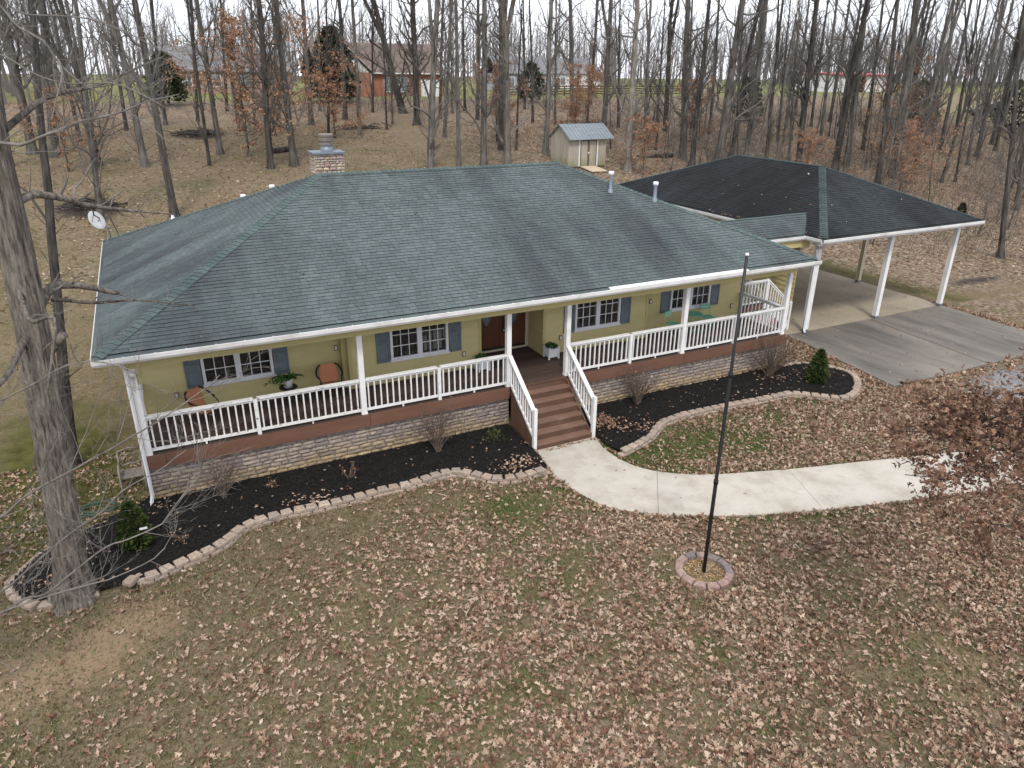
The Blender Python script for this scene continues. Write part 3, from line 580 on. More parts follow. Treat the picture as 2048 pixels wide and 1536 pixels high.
# front doors ---------------------------------------------------------
DY = 3.38
dfm = MB(); dfm.box((10.06, DY-.06, ZD+.01), (10.2, DY+.05, 3.55)); dfm.box((12.05, DY-.06, ZD+.01), (12.16, DY+.05, 3.55)); dfm.box((10.2, DY-.06, 3.43), (12.05, DY+.05, 3.55)); dfm.box((10.2, DY-.08, ZD+.01), (12.05, DY+.04, ZD+.07))
dframe = add('door_frame', dfm.mesh('door_frame'), plain('cream_trim', [(.46, .41, .30), (.53, .48, .37)], 3, .6, .05), house)
boxo('door_sweep', (10.205, DY-.03, ZD+.072), (12.045, DY+.02, ZD+.13), M_blackmetal, dframe)
for xa, xb in ((10.205, 11.115), (11.125, 12.045)):
    d = boxo('door', (xa, DY-.02, ZD+.135), (xb, DY+.03, 3.428), M_wood, house); xc = (xa+xb)/2
    pm = MB()
    for z0, z1 in ((1.62, 2.10),):
        for q0, q1 in ((xa+.15, xb-.15),):
            pm.box((q0, DY-.032, z0), (q1, DY-.0205, z1)); pm.box((q0+.06, DY-.042, z0+.06), (q1-.06, DY-.0325, z1-.06)); pm.box((q0+.12, DY-.05, z0+.12), (q1-.12, DY-.0425, z1-.12))
    add('door_panel', pm.mesh('door_panel'), M_wood, d)
    a = np.linspace(0, 2*np.pi, 28, endpoint=False); oz = 2.74
    V = [(xc+.19*math.cos(t), DY-.028, oz+.50*math.sin(t)) for t in a]
    add('oval_glass', MB().raw(V, P=[list(range(28))]).mesh('oval_glass'), plain('leaded_glass', [(.03, .035, .045), (.22, .24, .26)], 7, .12, 0, stretch=(5, 5, .6)) if 'leaded_glass' not in bpy.data.materials else bpy.data.materials['leaded_glass'], d)
    add('oval_trim', MB().tube([(xc+.205*math.cos(t), DY-.03, oz+.515*math.sin(t)) for t in np.append(a, a[0])], .024, 6, False).mesh('oval_trim', True), M_wood, d)
dh = add('door_handle', MB().tube([(11.24, DY-.02, 2.05), (11.24, DY-.075, 2.05)], .014, 8).lathe([(0, -.04), (.03, -.03), (.038, 0), (.03, .03), (0, .04)], (11.24, DY-.09, 2.05), 12).mesh('door_handle', True), plain('brushed_nickel', [(.5, .5, .5), (.6, .6, .6)], 5, .25, 0, metal=.9), dframe)
boxo('lock_plate', (11.205, DY-.032, 1.95), (11.275, DY-.0205, 2.5), M_blackmetal, dframe)
# porch deck, skirt, stone base ----------------------------------------
deck = add('porch_deck', MB().box((.6, .56, ZD-.3), (20.82, 2.74, ZD-.045)).box((10.01, 2.741, ZD-.3), (12.14, 3.43, ZD-.045)).mesh('porch_deck'), M_deck, house)
y = .525
while y < 3.4:
    y2 = y+.14
    if y2 < 2.36: cuts = [.56, 5.2, 10.6, 15.9, 20.86]
    elif y2 < 2.74: cuts = None
    else: cuts = [10.02, 12.14]
    if cuts is None:
        for a, b in ((.6, 5.9), (10.02, 12.14), (16.25, 20.83)): boxo('deck_board', (a, y+.004, ZD-.04), (b, y2-.004, ZD), M_deck, deck)
    else:
        for a, b in zip(cuts[:-1], cuts[1:]): boxo('deck_board', (a+.002, y+.004, ZD-.04), (b-.002, y2-.004, ZD), M_deck, deck)
    y += .14
ZS0 = 1.01
for a, b in ((.52, .99), (1.0, 5.94), (5.95, 10.05), (12.02, 16.4), (16.41, 20.88)): boxo('skirt_board', (a, .478, ZS0), (b, .522, ZD-.005), M_skirt, house)
boxo('skirt_board', (.505, .524, ZS0), (.548, 2.74, ZD-.005), M_skirt, house); boxo('skirt_board', (20.85, .524, ZS0), (20.89, 2.74, ZD-.005), M_skirt, house)
def stone_variant(r):
    n = 4; u = np.linspace(-.5, .5, n); V = []
    for k in range(n):
        for i in range(n):
            e = (i in (0, n-1))+(k in (0, n-1)); dx, dz = r.uniform(-.05, .05, 2)
            px_, pz_ = u[i]*(1-.10*(e == 2))+dx*(e < 2)*.9, u[k]*(1-.14*(e == 2))+dz*(e < 2)*.9
            V.append((px_, -(.35 if e else r.uniform(.7, 1.05)), pz_))
    m = len(V)
    for k in range(n):
        for i in range(n):
            if i in (0, n-1) or k in (0, n-1): V.append((u[i]*.98, 0, u[k]*.98))
    Q = [(k*n+i, k*n+i+1, (k+1)*n+i+1, (k+1)*n+i) for k in range(n-1) for i in range(n-1)]
    rim = [(0, i) for i in range(n)]+[(k, n-1) for k in range(1, n)]+[(n-1, i) for i in range(n-2, -1, -1)]+[(k, 0) for k in range(n-2, 0, -1)]
    bidx = {}; c = m
    for k in range(n):
        for i in range(n):
            if i in (0, n-1) or k in (0, n-1): bidx[(k, i)] = c; c += 1
    L = len(rim)
    for j in range(L):
        a, b = rim[j], rim[(j+1) % L]; Q.append((a[0]*n+a[1], bidx[a], bidx[b], b[0]*n+b[1]))
    return np.array(V), Q
_sv = [stone_variant(np.random.default_rng(100+i)) for i in range(8)]
STONES = []
for V_, Q_ in _sv: STONES.append(MB().raw(V_, Q_).mesh('stone', False))
for me in STONES: me.materials.append(M_stone)
def stonewall(parent, x0, x1, z0, z1, y, count, variants, mat, rot=None, hmin=.085, hmax=.135, wmin=.16, wmax=.46, depth=.045, seed=5):
    "random-coursed stone veneer; first count pieces become objects, the rest one mesh"
    r = np.random.default_rng(seed); z = z0; L = []
    while z < z1-.03:
        h = r.uniform(hmin, hmax); h = z1-z if z1-z-h < hmin*.6 else h; x = x0-r.uniform(0, .05)
        while x < x1-.02:
            w = r.uniform(wmin, wmax); w = x1-x if x1-x-w < wmin*.6 else w
            L.append((x+w/2, z+h/2+r.uniform(-.006, .006), w-.018, h-.015, depth*r.uniform(.6, 1.25), r.integers(8))); x += w
        z += h
    R = rot if rot is not None else Matrix.Identity(4); rest = MB()
    r.shuffle(L)
    for i, (cx, cz, w, h, d, v) in enumerate(L):
        M = R @ Matrix.Translation((cx, y, cz)) @ Matrix.Rotation(r.uniform(-.03, .03), 4, 'Y') @ Matrix.Diagonal((w*(1 if r.random() < .5 else 1), d, h, 1))
        if i < count: add('stone', variants[v], None, parent, M)
        else: rest.raw(xf(_sv[v][0], M), _sv[v][1])
    if rest.n: add('stone_veneer', rest.mesh('stone_veneer'), mat, parent, kind='stuff')
fnd = add('foundation_wall', MB().box((.58, .585, -.1), (10.08, .66, ZS0+.1)).box((11.98, .585, -.1), (20.82, .66, ZS0+.1)).box((.585, .66, -.1), (.66, 2.7, ZS0+.1)).box((20.74, .66, -.1), (20.81, 2.7, ZS0+.1)).mesh('foundation_wall'), M_mortar, house)
stonewall(fnd, .56, 10.08, .02, ZS0, .584, 190, STONES, M_stone, seed=21); stonewall(fnd, 11.98, 20.84, .02, ZS0, .584, 100, STONES, M_stone, seed=22)
stonewall(fnd, .6, 2.7, .02, ZS0, 0, 0, STONES, M_stone, Matrix(((0, 1, 0, .584), (1, 0, 0, 0), (0, 0, 1, 0), (0, 0, 0, 1))), seed=23)
# posts and railings ---------------------------------------------------
PX = [.666, 5.824, 10.069, 12.007, 16.344, 20.745]
for x in PX:
    p = boxo('porch_post', (x-.07, YP-.07, ZD+.001), (x+.07, YP+.07, ZB+.002), M_white, house)
    boxo('post_base', (x-.078, YP-.078, ZD+.001), (x+.078, YP+.078, ZD+.05), M_white, p)
TZ, BZ = 2.33, 1.46
def railing(a, b, mat, n, parent=house, name='railing', drop=0.):
    a = np.array(a, float); b = np.array(b, float); d = b-a; L = np.linalg.norm(d[:2])
    top = MB().bar(a+(0, 0, TZ-.02), b+(0, 0, TZ-.02), .13, .04).bar(a+(0, 0, TZ-.075), b+(0, 0, TZ-.075), .045, .06)
    r = add(name, top.mesh(name), mat, parent)
    br = add('bottom_rail', MB().bar(a+(0, 0, BZ), b+(0, 0, BZ), .045, .065).mesh('bottom_rail'), mat, r)
    for i in range(n):
        p = a+d*(i+.5)/n; add('baluster', ubox(mat), None, r, Matrix.Translation((p[0], p[1], p[2]+(TZ+BZ)/2-.03)) @ Matrix.Rotation(math.atan2(d[1], d[0]), 4, 'Z') @ Matrix.Diagonal((.036, .036, TZ-BZ-.1, 1)))
    if drop:
        m = (a+b)/2; boxo('rail_block', (m[0]-.02, m[1]-.02, ZD+.001), (m[0]+.02, m[1]+.02, BZ-.033), mat, r)
    return r
MID = {0: 3.16, 1: 7.95, 3: 14.29, 4: 18.54}
for i, xm in MID.items():
    boxo('rail_post', (xm-.045, YP-.065, ZD-.06), (xm+.045, YP+.025, TZ-.04), M_weather if i < 2 else M_white, house)
    for a, b in ((PX[i]+.07, xm-.045), (xm+.045, PX[i+1]-.07)):
        n = int(round((b-a)/.165)); railing((a, YP, 0), (b, YP, 0), M_weather if i == 0 and a < 3 else (M_weather if i == 0 else M_white), n, drop=1)
railing((20.745, YP+.07, 0), (20.745, 2.7, 0), M_white, 12); railing((.666, YP+.07, 0), (.666, 2.7, 0), M_white, 12)
# front steps
STX0, STX1, RUN, RISE = 10.15, 11.93, .255, ZD/7
def stringer(x):
    return MB().raw([(x, .48, .0), (x, .48, ZD-.03), (x, -1.0, .14), (x, -1.0, 0), (x+.045, .48, .0), (x+.045, .48, ZD-.03), (x+.045, -1.0, .14), (x+.045, -1.0, 0)], [(0, 1, 2, 3), (7, 6, 5, 4), (1, 5, 6, 2), (2, 6, 7, 3), (0, 4, 5, 1)])
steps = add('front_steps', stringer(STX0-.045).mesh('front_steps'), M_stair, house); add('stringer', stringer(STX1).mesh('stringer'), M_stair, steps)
for i in range(1, 7):
    yb = .478-RUN*(i-1); yf = yb-RUN; z = ZD-RISE*i
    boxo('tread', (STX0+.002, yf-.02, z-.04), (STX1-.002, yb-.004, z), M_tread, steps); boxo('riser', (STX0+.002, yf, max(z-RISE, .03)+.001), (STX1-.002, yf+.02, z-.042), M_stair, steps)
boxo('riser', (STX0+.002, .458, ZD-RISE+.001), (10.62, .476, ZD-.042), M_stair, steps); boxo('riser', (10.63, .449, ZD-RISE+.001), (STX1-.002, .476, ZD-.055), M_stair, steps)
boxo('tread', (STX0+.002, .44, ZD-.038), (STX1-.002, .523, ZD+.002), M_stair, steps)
NZ = 1.29
for x in (10.09, 12.005):
    n_ = boxo('newel_post', (x-.05, -1.066, .0), (x+.05, -.966, NZ), M_white, house)
    a = np.array((x, YP-.07, 0.)); b = np.array((x, -.966, 0.)); za, zb_ = TZ-.03, NZ-.10
    tr = MB().bar((x, a[1], za), (x, b[1], zb_), .12, .045).bar((x, a[1], za-.055), (x, b[1], zb_-.055), .045, .07); rr = add('stair_railing', tr.mesh('stair_railing'), M_white, house)
    lo = .80; add('bottom_rail', MB().bar((x, a[1], za-lo), (x, b[1], zb_-lo), .045, .07).mesh('bottom_rail'), M_white, rr)
    for i in range(10):
        t = (i+.6)/10.2; yy = a[1]+(b[1]-a[1])*t; zz = za+(zb_-za)*t
        boxo('baluster', (x-.018, yy-.018, zz-lo+.02), (x+.018, yy+.018, zz-.07), M_white, rr)
# side landing and its steps, between porch and carport
LX0, LX1, LY0, LY1 = 20.95, 22.95, 3.62, 5.0
land = add('side_landing', MB().box((LX0, LY0+.03, ZD-.24), (LX1, LY1, ZD-.04)).mesh('side_landing'), M_skirt, house)
for i in range(9): boxo('deck_board', (LX0, LY0+.02+i*.15, ZD-.035), (LX1+.02, LY0+.162+i*.15, ZD), M_deck, land)
for x in (LX0+.1, LX1-.06): boxo('leg', (x-.045, LY0+.0, 0), (x+.045, LY0+.09, ZD-.24), M_white, land); boxo('leg', (x-.045, LY1-.09, 0), (x+.045, LY1, ZD-.24), M_white, land)
boxo('rail_post', (LX1-.05, LY0-.05, ZD-.2), (LX1+.05, LY0+.05, TZ+.02), M_white, land)
railing((LX0-.05, LY0, 0), (LX1-.05, LY0, 0), M_white, 12, land)
boxo('rail_post', (LX1-.05, LY1-.05, ZD-.2), (LX1+.05, LY1+.05, TZ+.02), M_white, land)
for i in range(1, 7): boxo('tread', (LX1+.24*(i-1), LY0+.06, ZD-RISE*i-.04), (LX1+.24*i+.02, LY1-.06, ZD-RISE*i), M_deck, land)
for yy in (LY0, LY1):
    a = np.array((LX1+.05, yy, TZ-.03)); b = np.array((LX1+1.42, yy, 1.18))
    rr = add('stair_railing', MB().bar(a, b, .10, .045).bar(a-(0, 0, .06), b-(0, 0, .06), .045, .07).bar(a-(0, 0, .8), b-(0, 0, .8), .045, .07).bar(a-(0, 0, 1.0), b-(0, 0, 1.0), .045, .2).mesh('stair_railing'), M_white, land)
    for i in range(10):
        p = a+(b-a)*(i+.5)/10; boxo('baluster', (p[0]-.018, yy-.018, p[2]-.79), (p[0]+.018, yy+.018, p[2]-.06), M_white, rr)
    boxo('newel_post', (b[0]-.005, yy-.045, .052), (b[0]+.085, yy+.045, 1.25), M_white, land)
# downspouts, cameras, floodlight, roof vents, chimney
M_spout = M_gutter
dsp = MB().tube([(.50, .06, 3.87), (.52, .2, 3.78), (.55, .47, 3.55), (.55, .455, 3.3), (.55, .455, .35), (.5, .40, .16), (.42, .22, .09)], .042, 4)
add('downspout', dsp.mesh('downspout'), M_trim, house)
for x, z in ((.70, 3.42),):
    c = add('camera_dome', MB().lathe([(0, .06), (.05, .05), (.07, .02), (.07, -.01), (.055, -.05), (0, -.075)], (x-.03, .485, z), 14).mesh('camera_dome', True), M_white, house)
    add('lens', MB().lathe([(0, -.03), (.03, -.02), (.034, .0), (.03, .01)], (x-.03, .455, z-.055), 10).mesh('lens', True), M_blackmetal, c)
fl = add('floodlight', MB().lathe([(.0, .02), (.05, .02), (.05, -.02), (0, -.02)], (20.95, .6, 3.79), 12).tube([(20.98, .6, 3.76), (21.06, .55, 3.68)], [.02, .055], 10).tube([(20.94, .62, 3.76), (20.90, .55, 3.66)], [.02, .055], 10).mesh('floodlight', True), M_white, house)
add('floodlight', MB().lathe([(.0, .02), (.05, .02), (.05, -.02), (0, -.02)], (21.15, 1.5, 3.84), 12).tube([(21.18, 1.5, 3.80), (21.26, 1.42, 3.72)], [.02, .06], 10).tube([(21.10, 1.5, 3.80), (21.0, 1.42, 3.72)], [.02, .06], 10).mesh('floodlight', True), M_gutter, house)
def zroof(x, y): return ZE+min(y*K, (HD-y)*K, x*KL, (HL-x)*KR)
def vent(x, y, h, r=.075, cap=True, mat=M_bluemetal):
    z = zroof(x, y); v = add('vent_pipe', MB().lathe([(r*2.1, -.12), (r*1.25, .10), (r, .12), (r, h-.1)], (x, y, z), 14).mesh('vent_pipe', True), mat, roof)
    if cap: add('vent_cap', MB().lathe([(r, h-.13), (r*1.5, h-.11), (r*1.55, h-.02), (r*1.1, h), (0, h+.005)], (x, y, z), 14).mesh('vent_cap', True), M_trim, v)
vent(15.95, 4.62, .70, .062); vent(17.35, 3.95, .64, .062); vent(5.33, 8.25, .24, .06); vent(4.5, 9.0, .20, .06); vent(2.35, 10.9, .30, .05, False, M_trim)
chx0, chx1, chy0, chy1, chz = 6.56, 7.5, 7.25, 8.0, 7.30
ch = add('chimney', MB().box((chx0+.03, chy0+.03, 6.2), (chx1-.03, chy1-.03, chz)).mesh('chimney'), M_mortar, house)
CHST = [s.copy() for s in STONES]
for me in CHST: me.materials.clear(); me.materials.append(M_chstone)
stonewall(ch, chx0, chx1, 6.45, chz, chy0+.03, 400, CHST, M_chstone, None, .06, .12, .12, .3, .04, 31)
stonewall(ch, chy0, chy1, 6.3, chz, 0, 400, CHST, M_chstone, Matrix(((0, 1, 0, chx0+.03), (1, 0, 0, 0), (0, 0, 1, 0), (0, 0, 0, 1))), .06, .12, .12, .3, .04, 32)
stonewall(ch, chy0, chy1, 6.3, chz, 0, 0, CHST, M_chstone, Matrix(((0, -1, 0, chx1-.03), (1, 0, 0, 0), (0, 0, 1, 0), (0, 0, 0, 1))), .06, .12, .12, .3, .04, 33)
boxo('chimney_cap', (chx0-.05, chy0-.05, chz), (chx1+.05, chy1+.05, chz+.055), M_bluemetal, ch)
fx, fy = 7.06, 7.62
flue = add('flue', MB().lathe([(.2, chz+.055), (.2, chz+.16), (.18, chz+.17), (.18, chz+.24)], (fx, fy, 0), 18).mesh('flue', True), M_bluemetal, ch)
M_flue = plain('flue_shroud', [(.13, .115, .105), (.21, .19, .175)], 6, .6, .05, .003, metal=.2)
add('flue_cap', MB().lathe([(.18, chz+.24), (.22, chz+.245), (.22, chz+.30), (.2, chz+.31), (.2, chz+.36), (.23, chz+.365), (.23, chz+.44), (.21, chz+.45), (.21, chz+.50), (.235, chz+.505), (.235, chz+.56), (.2, chz+.58), (0, chz+.585)], (fx, fy, 0), 18).mesh('flue_cap'), M_flue, flue)
# ------------------------------------------------------------------ garage and carport
GX0, GX1, GY0, GY1, GZR = 24.12, 33.8, 2.3, 17.3, 6.0
GXM = (GX0+GX1)/2; GH = (GX1-GX0)/2; GK = (GZR-ZE)/GH; GSQ = math.sqrt(1+GK*GK); RY0, RY1 = GY0+GH, GY1-GH
gar = thing('carport', 'open carport with dark algae-stained hip roof on tall white posts beside yellow garage wall', 'carport', (29, 9, 0.05))
gr = add('roof', MB().raw([(GX0, GY0, ZE), (GX1, GY0, ZE), (GX1, GY1, ZE), (GX0, GY1, ZE), (GXM, RY0, GZR), (GXM, RY1, GZR)], [(0, 4, 5, 3), (1, 2, 5, 4), (0, 3, 2, 1)], [(0, 1, 4), (2, 3, 5)]).mesh('roof'), M_groof, gar)
gnF, gnL, gnR, gnB = nrm(0, -GK, 1), nrm(-GK, 0, 1), nrm(GK, 0, 1), nrm(0, GK, 1)
shingles(gr, (GX0, GY0+EO, ZE+EO*GK+.008), (1, 0, 0), nrm(0, 1, GK), gnF, (GH-EO)*GSQ, lambda s: (EO+s/GSQ, GX1-GX0-(EO+s/GSQ)), M_groof, 130, seed=41)
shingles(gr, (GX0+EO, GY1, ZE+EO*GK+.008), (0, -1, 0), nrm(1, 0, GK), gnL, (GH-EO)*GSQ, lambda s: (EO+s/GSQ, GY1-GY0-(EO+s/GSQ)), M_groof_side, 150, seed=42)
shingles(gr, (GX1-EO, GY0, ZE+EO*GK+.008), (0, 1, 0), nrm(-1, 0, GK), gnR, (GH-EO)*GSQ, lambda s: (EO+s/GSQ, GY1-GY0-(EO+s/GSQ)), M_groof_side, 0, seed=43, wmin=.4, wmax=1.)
shingles(gr, (GX1, GY1-EO, ZE+EO*GK+.008), (-1, 0, 0), nrm(0, -1, GK), gnB, (GH-EO)*GSQ, lambda s: (EO+s/GSQ, GX1-GX0-(EO+s/GSQ)), M_groof, 0, seed=44, wmin=.4, wmax=1.)
caps(gr, (GX0+EO, GY0+EO, ZE+.045), (GXM, RY0, GZR), (gnF, gnL), M_gcap, .15, seed=45); caps(gr, (GX1-EO, GY0+EO, ZE+.045), (GXM, RY0, GZR), (gnF, gnR), M_gcap, .11, seed=46)
caps(gr, (GX0+EO, GY1-EO, ZE+.045), (GXM, RY1, GZR), (gnB, gnL), M_gcap, .11, seed=47); caps(gr, (GX1-EO, GY1-EO, ZE+.045), (GXM, RY1, GZR), (gnB, gnR), M_gcap, seed=48); caps(gr, (GXM, RY0-.1, GZR+.008), (GXM, RY1+.1, GZR+.008), (gnL, gnR), M_gcap, .11, seed=49)
gutter(gar, (GX0-.02, GY0-.02, ZE), (GX1+.02, GY0-.02, ZE), (0, -1, 0)); gutter(gar, (GX0-.02, GY1, ZE), (GX0-.02, GY0+.115, ZE), (-1, 0, 0)); gutter(gar, (GX1+.02, GY0+.115, ZE), (GX1+.02, GY1, ZE), (1, 0, 0))
boxo('fascia', (GX0+.1, GY0+.112, ZE-.18), (GX1-.1, GY0+.135, ZE+.02), M_trim, gar); boxo('fascia', (GX0+.112, GY0+.14, ZE-.18), (GX0+.135, GY1-.1, ZE+.02), M_beam, gar)
boxo('carport_ceiling', (GX0+.14, GY0+.14, 3.80), (GX1-.14, GY1-.14, 3.83), M_trim, gar)
boxo('beam', (24.6, 3.0, 3.62), (33.72, 3.24, 3.80), M_trim, gar); boxo('beam', (33.4, 3.25, 3.62), (33.62, 17.0, 3.795), M_trim, gar)
for x, y, m in ((24.88, 3.12, M_white), (29.1, 3.12, M_white), (33.4, 3.12, M_white), (33.5, 7.62, bpy.data.materials['cream_trim']), (33.5, 12.2, bpy.data.materials['cream_trim'])):
    p = boxo('carport_post', (x-.095, y-.095, .16), (x+.095, y+.095, 3.62), m, gar); boxo('post_bracket', (x-.102, y-.102, .053), (x+.102, y+.102, .16), M_bluemetal, p)
add('downspout', MB().tube([(24.3, 2.36, 3.86), (24.42, 2.5, 3.7), (24.66, 3.02, 3.5), (24.73, 3.02, 3.3), (24.73, 3.02, .2), (24.68, 2.9, .09)], .045, 4).mesh('downspout'), M_trim, gar)
gw = add('garage_wall', MB().box((24.45, 9.2, .053), (29.9, 9.34, 3.8)).box((24.45, 9.345, .053), (24.6, 17., 3.8)).box((29.75, 9.345, .053), (29.9, 17., 3.8)).box((24.6, 16.85, .053), (29.75, 17., 3.8)).mesh('garage_wall'), M_beam, gar)
siding(gw, 24.45, 25.3, 9.199, .08, 3.8); siding(gw, 28.7, 29.9, 9.199, .08, 3.8); siding(gw, 25.3, 28.7, 9.199, 2.75, 3.8)
siding(gw, 3.6, 17., 0, .1, 3.8, rot=Matrix(((0, 1, 0, 24.449), (1, 0, 0, 0), (0, 0, 1, 0), (0, 0, 0, 1))))
gd = boxo('garage_door', (25.36, 9.13, .053), (28.64, 9.195, 2.7), M_trim, gar)
for i in range(4): boxo('door_panel', (25.40, 9.115, .10+i*.65), (28.60, 9.1295, .67+i*.65), M_trim, gd)
# link roof between house and carport
LK = MB().raw([(20.6, 3.22, ZE), (24.35, 3.22, ZE), (25.5, 4.5, 4.58), (20.0, 4.5, 4.58), (20.6, 5.8, ZE), (24.35, 5.8, ZE)], [(0, 1, 2, 3), (3, 2, 5, 4)])
lk = add('link_roof', LK.mesh('link_roof'), M_roof, gar)
lks = math.hypot(1.28, .56); shingles(lk, (20.6, 3.27, ZE+.03), (1, 0, 0), nrm(0, 1.28, .56), nrm(0, -.56, 1.28), lks-.05, lambda s: (0, 3.78+s/lks*1.08), M_roof, 0, seed=51, wmin=.2, wmax=.4)
boxo('ridge_cap', (20.4, 4.44, 4.575), (25.45, 4.56, 4.60), M_cap, lk)
gutter(gar, (21.6, 3.2, ZE-.01), (24.15, 3.2, ZE-.01), (0, -1, 0)); boxo('beam', (21.3, 3.34, 3.55), (24.6, 3.5, 3.95), M_beam, gar)
# ------------------------------------------------------------------ satellite dish on the roof corner
dish = thing('satellite_dish', 'white oval satellite dish on the rear left corner of the house roof', 'satellite dish', (.25, 12.9, 4.1))
Md = Matrix.Translation((-.02, 12.75, 4.86)) @ Matrix.Rotation(math.radians(36), 4, 'Z') @ Matrix.Rotation(math.radians(58), 4, 'X')
aa = np.linspace(0, 2*np.pi, 28, endpoint=False); dv = [(0, 0, -.07)]+[(r*.27*math.cos(t), r*.34*math.sin(t), -.07*(1-r*r)) for r in (.5, 1.) for t in aa]+[(1.03*.27*math.cos(t), 1.03*.34*math.sin(t), -.012) for t in aa]
dT = [(0, 1+i, 1+(i+1) % 28) for i in range(28)]; dQ = [(1+28*k+i, 29+28*k+i, 29+28*k+(i+1) % 28, 1+28*k+(i+1) % 28) for k in range(2) for i in range(28)]
add('reflector', MB().raw(xf(np.array(dv), Md), dQ, dT).mesh('reflector', True), plain('dish_grey', [(.36, .37, .38), (.42, .43, .44)], 3, .5, 0), dish)
add('mast', MB().tube([(.28, 12.9, 4.05), (.28, 12.9, 4.45), (.12, 12.92, 4.72), (.0, 12.80, 4.84)], .022, 8).mesh('mast', True), M_bluemetal, dish); add('strut', MB().tube([(.15, 12.55, 4.08), (.24, 12.85, 4.5)], .012, 6).mesh('strut'), M_bluemetal, dish); add('strut', MB().tube([(.55, 12.9, 4.2), (.3, 12.9, 4.5)], .012, 6).mesh('strut'), M_bluemetal, dish)
add('feed_arm', MB().tube([(.05, 12.78, 4.56), (.34, 12.72, 4.6), (.42, 12.7, 4.7)], .015, 6).mesh('feed_arm'), M_bluemetal, dish)
tag(add('electrical_box', MB().box((.56, 12.3, 1.2), (.665, 12.6, 1.6)).mesh('electrical_box'), M_gutter), 'small grey electrical box low on the left side of the house', 'box') if False else None
# ------------------------------------------------------------------ porch furniture
M_orange = plain('orange_sling', [(.42, .17, .085), (.50, .22, .12)], 14, .75, .15, .004)
def lounge_chair(name, label, x, y, rz):
    t = thing(name, label, 'chair', (x, y, ZD)); R = Matrix.Translation((x, y, ZD)) @ Matrix.Rotation(rz, 4, 'Z')
    seat = [(sx, sy, z) for sy, z in ((-.24, .42), (-.08, .40), (.10, .385), (.22, .40)) for sx in (-.23, .23)]
    n = 4; add('seat', MB().raw(xf(np.array([s for s in seat]+[(a, b, c-.015) for a, b, c in seat]), R), [(2*i, 2*i+1, 2*i+3, 2*i+2) for i in range(3)]+[(8+2*i, 8+2*i+2, 8+2*i+3, 8+2*i+1) for i in range(3)]+[(0, 8, 9, 1), (6, 7, 15, 14)]).mesh('seat'), M_orange, t)
    bk = []
    for z, yy, w in ((.42, .22, .23), (.55, .26, .235), (.72, .30, .235), (.84, .325, .22), (.90, .335, .17)): bk += [(-w, yy, z), (w, yy, z)]
    bk2 = [(a, b+.015, c) for a, b, c in bk]
    add('backrest', MB().raw(xf(np.array(bk+bk2), R), [(2*i, 2*i+1, 2*i+3, 2*i+2) for i in range(4)]+[(10+2*i, 10+2*i+2, 10+2*i+3, 10+2*i+1) for i in range(4)]+[(8, 9, 19, 18), (0, 2, 12, 10), (2, 4, 14, 12), (4, 6, 16, 14), (6, 8, 18, 16), (1, 11, 13, 3), (3, 13, 15, 5), (5, 15, 17, 7), (7, 17, 19, 9)]).mesh('backrest'), M_orange, t)
    for s in (-1, 1):
        add('leg', MB().tube(xf(np.array([(s*.27, -.26, .0), (s*.265, -.25, .40), (s*.27, -.20, .60), (s*.30, -.05, .655)]), R), .016, 6).mesh('leg', True), M_blackmetal, t)
        add('leg', MB().tube(xf(np.array([(s*.27, .34, .0), (s*.25, .24, .40)]), R), .016, 6).mesh('leg', True), M_blackmetal, t)
        add('armrest', MB().tube(xf(np.array([(s*.30, -.06, .655), (s*.345, .06, .68), (s*.34, .20, .75), (s*.28, .30, .85), (s*.20, .335, .90)]), R), .026, 7).mesh('armrest', True), M_blackmetal, t)
    add('seat_frame', MB().tube(xf(np.array([(-.25, -.25, .405), (.25, -.25, .405), (.25, .24, .39), (-.25, .24, .39), (-.25, -.25, .405)]), R), .014, 6).mesh('seat_frame', True), M_blackmetal, t)
    return t
lounge_chair('patio_chair', 'orange sling porch chair turned sideways behind the railing near the left corner post', 2.05, 1.75, math.radians(38))
lounge_chair('patio_chair', 'orange sling porch chair standing straight against the yellow wall beside the potted fern', 5.3, 1.95, math.radians(-4))
st = thing('side_table', 'small round black side table holding the potted fern', 'table', (4.17, 1.95, ZD))
add('table_top', MB().lathe([(0, .53), (.235, .53), (.245, .545), (.235, .56), (0, .56)], (4.17, 1.95, ZD), 22).mesh('table_top'), M_blackmetal, st)
for k in range(4):
    a = k*math.pi/2+.5; add('leg', MB().tube([(4.17+.16*math.cos(a), 1.95+.16*math.sin(a), ZD+.53), (4.17+.12*math.cos(a), 1.95+.12*math.sin(a), ZD+.28), (4.17+.2*math.cos(a), 1.95+.2*math.sin(a), ZD)], .011, 6).mesh('leg'), M_blackmetal, st)
add('brace', MB().tube([(4.17+.125*math.cos(a), 1.95+.125*math.sin(a), ZD+.26) for a in np.linspace(0, 2*np.pi, 17)], .008, 5, False).mesh('brace'), M_blackmetal, st)
def leafquads(C, D, L, W, r, droop=.3):
    "pointed leaf blades: base C, direction D, length L, width W (arrays)"
    n = len(C); D = D/(np.linalg.norm(D, axis=1, keepdims=True)+1e-9); S = np.cross(D, r.normal(size=(n, 3))); S /= np.linalg.norm(S, axis=1, keepdims=True)+1e-9; Nn = np.cross(S, D)
    L = L[:, None]; W = W[:, None]; m = C+D*L*.5; tip = C+D*L-np.array([0, 0, 1.])*L*droop*.5+Nn*L*.06
    V = np.stack([C, m+S*W*.5, tip, m-S*W*.5], 1).reshape(-1, 3); o = np.arange(n)[:, None]*4
    return V, np.concatenate([o+np.array([[0, 1, 2, 3]])])
fern = thing('potted_fern', 'arching green fern in a round white pot on the black side table', 'potted plant', (4.17, 1.95, ZD+.56))
